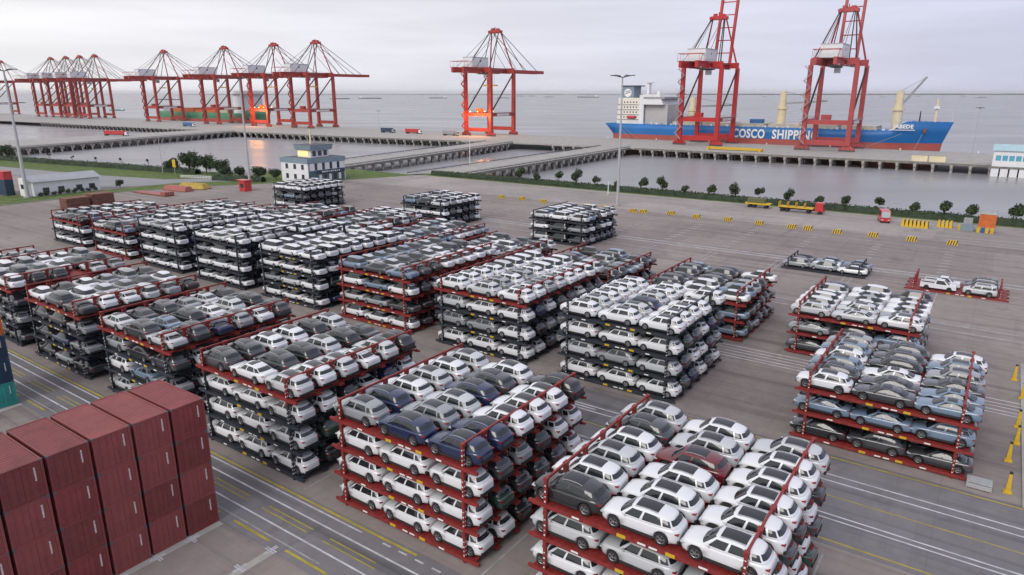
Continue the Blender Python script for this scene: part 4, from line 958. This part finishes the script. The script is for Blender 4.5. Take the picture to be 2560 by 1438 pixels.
sg = thing('yellow_sign', 'yellow sign board on a post by the dark shore trees', 'sign', -272, 150); MB().tube((0,0,0),(0,0,3.2),.1,.1,GALV,8).build('post', sg); MB().box(-1.1,1.1,-.06,.06,3.2,6.2,YEL).build('board', sg)
po = thing('pier_office', 'pale blue roofed office standing on the pier edge', 'building', -4, 383)
MB().box(0,52,0,12,0,7.0,HOUSE).build('wall', po); r = MB(); r.add([(-.6,-.8,7.02),(52.6,-.8,7.02),(52.6,12.8,7.02),(-.6,12.8,7.02),(-.6,6,9.6),(52.6,6,9.6)],[(0,1,5,4),(2,3,4,5),(0,4,3),(1,2,5),(0,3,2,1)],mat('pale_cyan_roof',(.36,.52,.56),.5,0,.1,.5)); r.build('roof', po)
for i in range(20): MB().box(1+i*2.5,3+i*2.5,-.05,-.002,2.6,4.9,mat('cyan_glass',(.12,.38,.52),.15,0,.2,.3)).build('window', po)
for i in range(15): MB().box(i*3.5,i*3.5+2.9,-.3,11,-4.8,-.8,HOUSE).build('base_panel', po)
MB().box(-.5,52.5,-.6,12,-.79,-.02,CONCD).build('base_slab', po)

# ------------------------------------------------------------------ vehicles
def wheels(t, xs, w_, r=.5):
    for x in xs:
        for s in (-1,1): MB().tube((x,s*w_,r),(x,s*(w_-.35),r),r,r,TYRE,12).build('wheel', t)
def truck(label, a, b, rz, cabm, loadm, L=12, h=2.7, group=None, closed=True):
    t = thing('truck', label, 'truck', a, b, 0, rz, group); MB().box(-L/2,L/2+.4,-.5,.5,.75,1.15,BLACK).build('chassis', t)
    c = MB(); c.box(L/2+.7,L/2+2.9,-1.2,1.2,.7,3.1,cabm,top=(L/2+.7,L/2+2.6,-1.15,1.15)); c.build('cab', t)
    MB().box(L/2+2.62,L/2+2.84,-1.05,1.05,1.9,2.75,WIN,top=(L/2+2.5,L/2+2.7,-1.05,1.05)).build('windscreen', t)
    if closed: MB().box(-L/2,L/2+.2,-1.22,1.22,1.2,1.2+h,loadm).build('container', t)
    else: MB().box(-L/2,L/2+.2,-1.22,1.22,1.2,1.5,loadm).build('flatbed', t); [MB().box(x,x+.1,-1.2,1.2,1.5,2.7,loadm).build('stake', t) for x in (-L/2,-L/4,0,L/4)]
    wheels(t, (-L/2+1,-L/2+2.3,L/2-1,L/2+2.0), 1.2)
    return t
truck('truck with dark container parked on the wharf beyond the crane row', -424, 420, 0, GREY, NAVY); truck('truck with long red container parked on the open wharf', -397, 422, 0, HOUSE, REDP, 14); truck('truck with grey container beside the floodlit lone crane', -356, 420, 0, GREY, GREY)
truck('blue truck on the wharf edge below the green ship', -662, 385, 0, HOUSE, BLUEP, 16); truck('red tanker-like truck crossing the distant trestle', -565, 268, .3, HOUSE, REDP, 20)
truck('red-cabbed truck with a yellow flatbed by the quay hedge', -45.2, 201.5, 0, REDP, YEL, 9, closed=False)
t = thing('yellow_trailer', 'yellow trailer with dark load parked behind the red-cabbed truck', 'trailer', -56.5, 203.2); MB().box(-3,4,-1.2,1.2,1.0,1.4,YEL).build('bed', t); MB().box(-2.5,2.5,-1,1,1.4,2.6,mat('dark_olive',(.12,.12,.05),.7,0,.2,1)).build('load', t); wheels(t,(-1.8,-.6,2.8),1.15,.45)
t = thing('minibus', 'red minibus with a large sloping windscreen parked by the hedge', 'bus', -22.8, 198.8, 0, -math.radians(75)); 
b = MB(); b.box(-3,2.6,-1.15,1.15,.45,1.5,REDP); b.box(-3,2.3,-1.1,1.1,1.5,3.0,REDP,top=(-2.9,1.7,-1.05,1.05)); b.build('body', t); MB().add([(2.66,-1.0,1.45),(2.66,1.0,1.45),(1.82,.92,2.85),(1.82,-.92,2.85)],[(0,1,2,3)],mat('pale_glass',(.35,.38,.40),.1,0,0)).build('windscreen', t)
for s in (-1,1): MB().box(-2.6,1.5,min(s*1.1,s*1.13),max(s*1.1,s*1.13),1.7,2.5,WIN).build('side_window', t); MB().box(2.6,2.66,min(s*.5,s*.95),max(s*.5,s*.95),.7,.95,HEAD).build('headlight', t)
wheels(t,(-1.9,1.7),1.12,.42)
# pickups and cars on the lone red rack
rk = make_rack('red', 'lone low red rack holding white pickups near the yard edge', P(-9.2,130.5,0), True); make_rack('red','red rack behind the lone pickup rack',P(-9.2,133.1,0),True); make_rack('red','third red rack behind the lone pickup rack',P(-9.2,135.7,0),True)
def pickup(label, a, b):
    t = thing('pickup_truck', label, 'pickup', a, b, DECK); m = STUFFP['white']
    b_ = MB(); b_.box(-2.6,2.6,-.92,.92,.38,1.0,m,top=(-2.6,2.5,-.9,.9)); b_.box(-.55,1.6,-.85,.85,1.0,1.75,m,top=(-.35,.75,-.68,.68)); b_.box(-2.6,-.6,-.92,-.84,1.0,1.2,m); b_.box(-2.6,-.6,.84,.92,1.0,1.2,m); b_.box(-2.6,-2.52,-.83,.83,1.0,1.2,m); b_.build('body', t)
    MB().box(-2.5,-.62,-.82,.82,1.002,1.02,PLAST).build('bed_liner', t)
    MB().add([(1.56,-.78,1.06),(1.56,.78,1.06),(.82,.64,1.72),(.82,-.64,1.72)],[(0,1,2,3)],GLASS).build('windscreen', t)
    for s in (-1,1): MB().add([(-.35,s*.86,1.08),(1.2,s*.86,1.08),(.72,s*.705,1.68),(-.28,s*.705,1.68)],[(0,1,2,3)],GLASS).build('side_window', t)
    wheels(t,(-1.65,1.6),.93,.4)
pickup('white pickup truck, nearer one, on the lone low red rack', -5.6, 131.7); pickup('white pickup truck behind another on the lone low red rack', -5.2, 134.3)
for i in range(3): make_car('wagon', [S_,K_,D_][i], ['silver','black','dark grey'][i]+' wagon beside the white pickups, '+ORD[i]+' from the rack edge', 'cars beside the pickups', P(.2,131.7+i*2.6,DECK), -PHI)

# ------------------------------------------------------------------ barriers and yard clutter
bme = MB(); bme.prism([(-1.1,-.4),(1.1,-.4),(1.1,.4),(-1.1,.4)], 0, .02, YEL); bme.box(-1.1,1.1,-.4,.4,.02,1.0,YEL,top=(-.85,.85,-.22,.22)); BARY = bme.mesh('block')
sm_ = MB()
for k in range(4):
    x = -.9+k*.5; sm_.add([(x,-.405,.02),(x+.22,-.405,.02),(x+.44,-.232,.98),(x+.22,-.232,.98)],[(0,1,2,3)],BLACK); sm_.add([(x,.405,.02),(x+.22,.405,.02),(x+.44,.232,.98),(x+.22,.232,.98)],[(0,1,2,3)],BLACK)
BARS = sm_.mesh('black_stripes')
for (u,v) in ((1253,496),(1305,500),(1358,507),(1470,517),(1513,523),(1582,531),(1608,533),(1677,537),(1741,546),(1819,553),(1898,562),(1979,571),(2019,575),(2092,584),(2182,592),(2278,603),(2380,612)):
    X, Y = (lambda x, y: ((x*CAM_H/(math.sin(TILT)+y*math.cos(TILT))), (math.cos(TILT)-y*math.sin(TILT))*CAM_H/(math.sin(TILT)+y*math.cos(TILT))))((u-1280)/1720,(v-719)/1720)
    t = tag(link('striped_barrier', None, None, (X,Y,0), -PHI+random.uniform(-.1,.1)), 'yellow and black striped block in the line across the yard', 'barrier', 'striped barrier blocks'); link('block', BARY, t); link('stripes', BARS, t)['kind'] = 'stuff'
k = 0
for (a,b,n_,m) in ((-18,195,7,2),(-10.6,199,4,1)):
    for i in range(n_):
        for j in range(m):
            t = thing('striped_barrier', 'yellow and black block stored in the cluster beside the minibus' if n_ == 7 else 'yellow and black block in the small pile near the orange hopper', 'barrier', a+i*.85, b+j*1.0+random.uniform(-.2,.2), 0, math.pi/2, 'stored barrier blocks'); t.scale = (1,1,1.6); link('block', BARY, t); link('stripes', BARS, t)['kind'] = 'stuff'
t = thing('orange_hopper', 'orange steel hopper with pale top and yellow feet by the hedge', 'hopper', -.8, 197.5); MB().box(-1.7,1.7,-1.6,1.6,1.3,4.4,ORANGE).build('bin', t); MB().box(-1.8,1.8,-1.7,1.7,4.4,5.1,GREY,top=(-1.5,1.5,-1.4,1.4)).build('top_frame', t)
for x in (-1.5,.2,1.2): MB().box(x-.35,x+.35,-1.9,-1.2,0,1.3,YEL).build('foot', t); MB().box(x-.3,x+.3,1.0,1.6,0,1.3,YEL).build('foot', t)
MB().box(-1.05,-.2,-1.8,-1.5,0,1.2,BLUEP).build('chute', t)
t = thing('tool_cabinet', 'grey-blue equipment cabinet beside the orange hopper', 'cabinet', -4.6, 197.2); MB().box(-1.3,1.3,-.9,.9,0,1.6,SLATE).build('body', t); MB().box(-.9,.9,-.6,.6,1.6,3.0,GREY).build('upper_box', t); MB().box(-1.9,-1.35,-.5,.1,0,1.3,YEL).build('side_post', t)
for i,(a,b) in enumerate(((4.6,65.0),(4.6,71.2),(5.3,79.7),(5.7,88.0),(5.0,93.8),(5.2,75.5))):
    t = thing('yellow_post', 'tapered yellow guard post along the kerb past the second-row end block', 'post', a, b, 0, 0, 'yellow guard posts'); MB().box(-.3,.3,-.3,.3,0,.1,YEL).build('base', t); MB().box(-.2,.2,-.2,.2,.1,1.75,YEL,top=(-.09,.09,-.09,.09)).build('shaft', t); MB().box(-.12,.12,-.12,.12,1.75,1.9,BLACK).build('cap', t)
struct('side_kerb', MB().box(5.6,6.1,63,100,-.02,.14,CONC))
t = thing('slatted_crate', 'grey steel slatted crate on the ground near a yellow post', 'crate', 2.6, 64.6)
for k in range(5): MB().box(-.9,.9,-.62+k*.26,-.44+k*.26,.55,.6,GALV).build('slat', t)
for x in (-.9,.84):
    for y in (-.62,.56): MB().box(x,x+.06,y,y+.06,0,.55,GALV).build('leg', t)
MB().box(-.9,.9,-.66,-.625,.1,.5,GALV).build('side_panel', t)
t = thing('folded_rack_pile', 'brown pile of folded rusty racks beyond the car blocks', 'rack pile', -218, 86)
for i in range(2):
    for k in range(8 if i else 7): MB().box(-2+random.uniform(-.15,.15),2.6+random.uniform(-.15,.15),i*7,i*7+6.2,.03+k*.44,.03+k*.44+.34,BROWN).build('folded_rack', t)
t = thing('tarpaulin_stack', 'orange flat platform lying near the grass verge', 'platform', -226, 116.5, 0, .05); MB().box(-9,9,-1.6,1.6,0,.35,BROWN).box(-8.9,8.9,-1.5,1.5,.35,.4,mat('faded_red_tarp',(.34,.10,.08))).build('deck', t); MB().box(6.5,9,-1.6,1.6,.41,1.4,mat('faded_red_tarp',(.34,.10,.08))).build('headboard', t)
t = thing('tarpaulin_stack', 'red covered stack on the yard edge next to the yellow one', 'covered stack', -228, 126, 0, .1); MB().box(-6,6,-1.7,1.7,.21,1.6,mat('faded_red_tarp',(.34,.10,.08),.7,0,.3,.8,.3),top=(-5.2,5.6,-.9,1.0)).build('cover', t); MB().box(-6.1,6.1,-1.8,1.8,-.01,.2,BROWN).build('pallet', t)
t = thing('tarpaulin_stack', 'yellow covered stack on the yard edge behind the red one', 'covered stack', -228.5, 132, 0, .25); MB().box(-6,6,-2,2,.21,1.9,mat('faded_yellow_tarp',(.42,.29,.05),.7,0,.3,.8,.3),top=(-4.4,4.8,-.8,1.0)).build('cover', t); MB().box(-6.1,6.1,-2.1,2.1,-.01,.2,BROWN).build('pallet', t)
t = thing('red_kiosk', 'small red kiosk at the foot of the pale lamp mast', 'kiosk', -208, 138.5); MB().box(-1.6,1.6,-1.3,1.3,0,3.6,REDP).build('body', t); MB().box(-2.8,1.8,-1.5,1.5,3.6,3.8,REDP).build('canopy', t); MB().box(-.8,.8,-1.36,-1.302,1.2,2.6,WIN).build('window', t)
for a, lab in ((-33.5,'first pale beige store box on the wharf near the pier office'),(-26,'second pale beige store box on the wharf near the pier office')):
    t = thing('store_box', lab, 'store box', a, 393); MB().box(-3.4,3.4,-1.5,1.5,0,2.8,CREAM).build('body', t); MB().box(-3.5,3.5,-1.6,1.6,2.8,3.0,GREY).build('lid', t)
t = thing('yellow_spreader', 'long yellow spreader lying beside the bright red crane', 'spreader', -128, 404); MB().box(-16,16,-1.3,1.3,.3,1.6,YEL).build('beam', t); [MB().box(x-.6,x+.6,-2.6,2.6,0,1.2,YEL).build('arm', t) for x in (-15,15)]
for i in range(7):
    t = thing('bollard', 'mooring bollard along the wharf edge', 'bollard', -240+i*38, 462.6, 0, 0, 'mooring bollards'); MB().lathe([(.5,0),(.35,.3),(.32,.6),(.55,.8),(.5,.95),(0,1.0)], WHITE, 12).build('post', t); MB().box(-.7,.7,-.7,.7,-.02,.03,BLACK).build('plate', t)

# ------------------------------------------------------------------ sea air
hm = bpy.data.materials.new('sea_haze'); hm.use_nodes = True; ht = hm.node_tree
for n in list(ht.nodes): ht.nodes.remove(n)
ho = ht.nodes.new('ShaderNodeOutputMaterial'); hv = ht.nodes.new('ShaderNodeVolumePrincipled')
hv.inputs['Color'].default_value = (.98, .98, 1.0, 1); hv.inputs['Density'].default_value = .00003; hv.inputs['Anisotropy'].default_value = 0.1
ht.links.new(hv.outputs[0], ho.inputs['Volume'])
hz = MB().box(-31000, 31000, -3500, 46000, WZ-32, 112, hm).build('haze'); hz['kind'] = 'stuff'
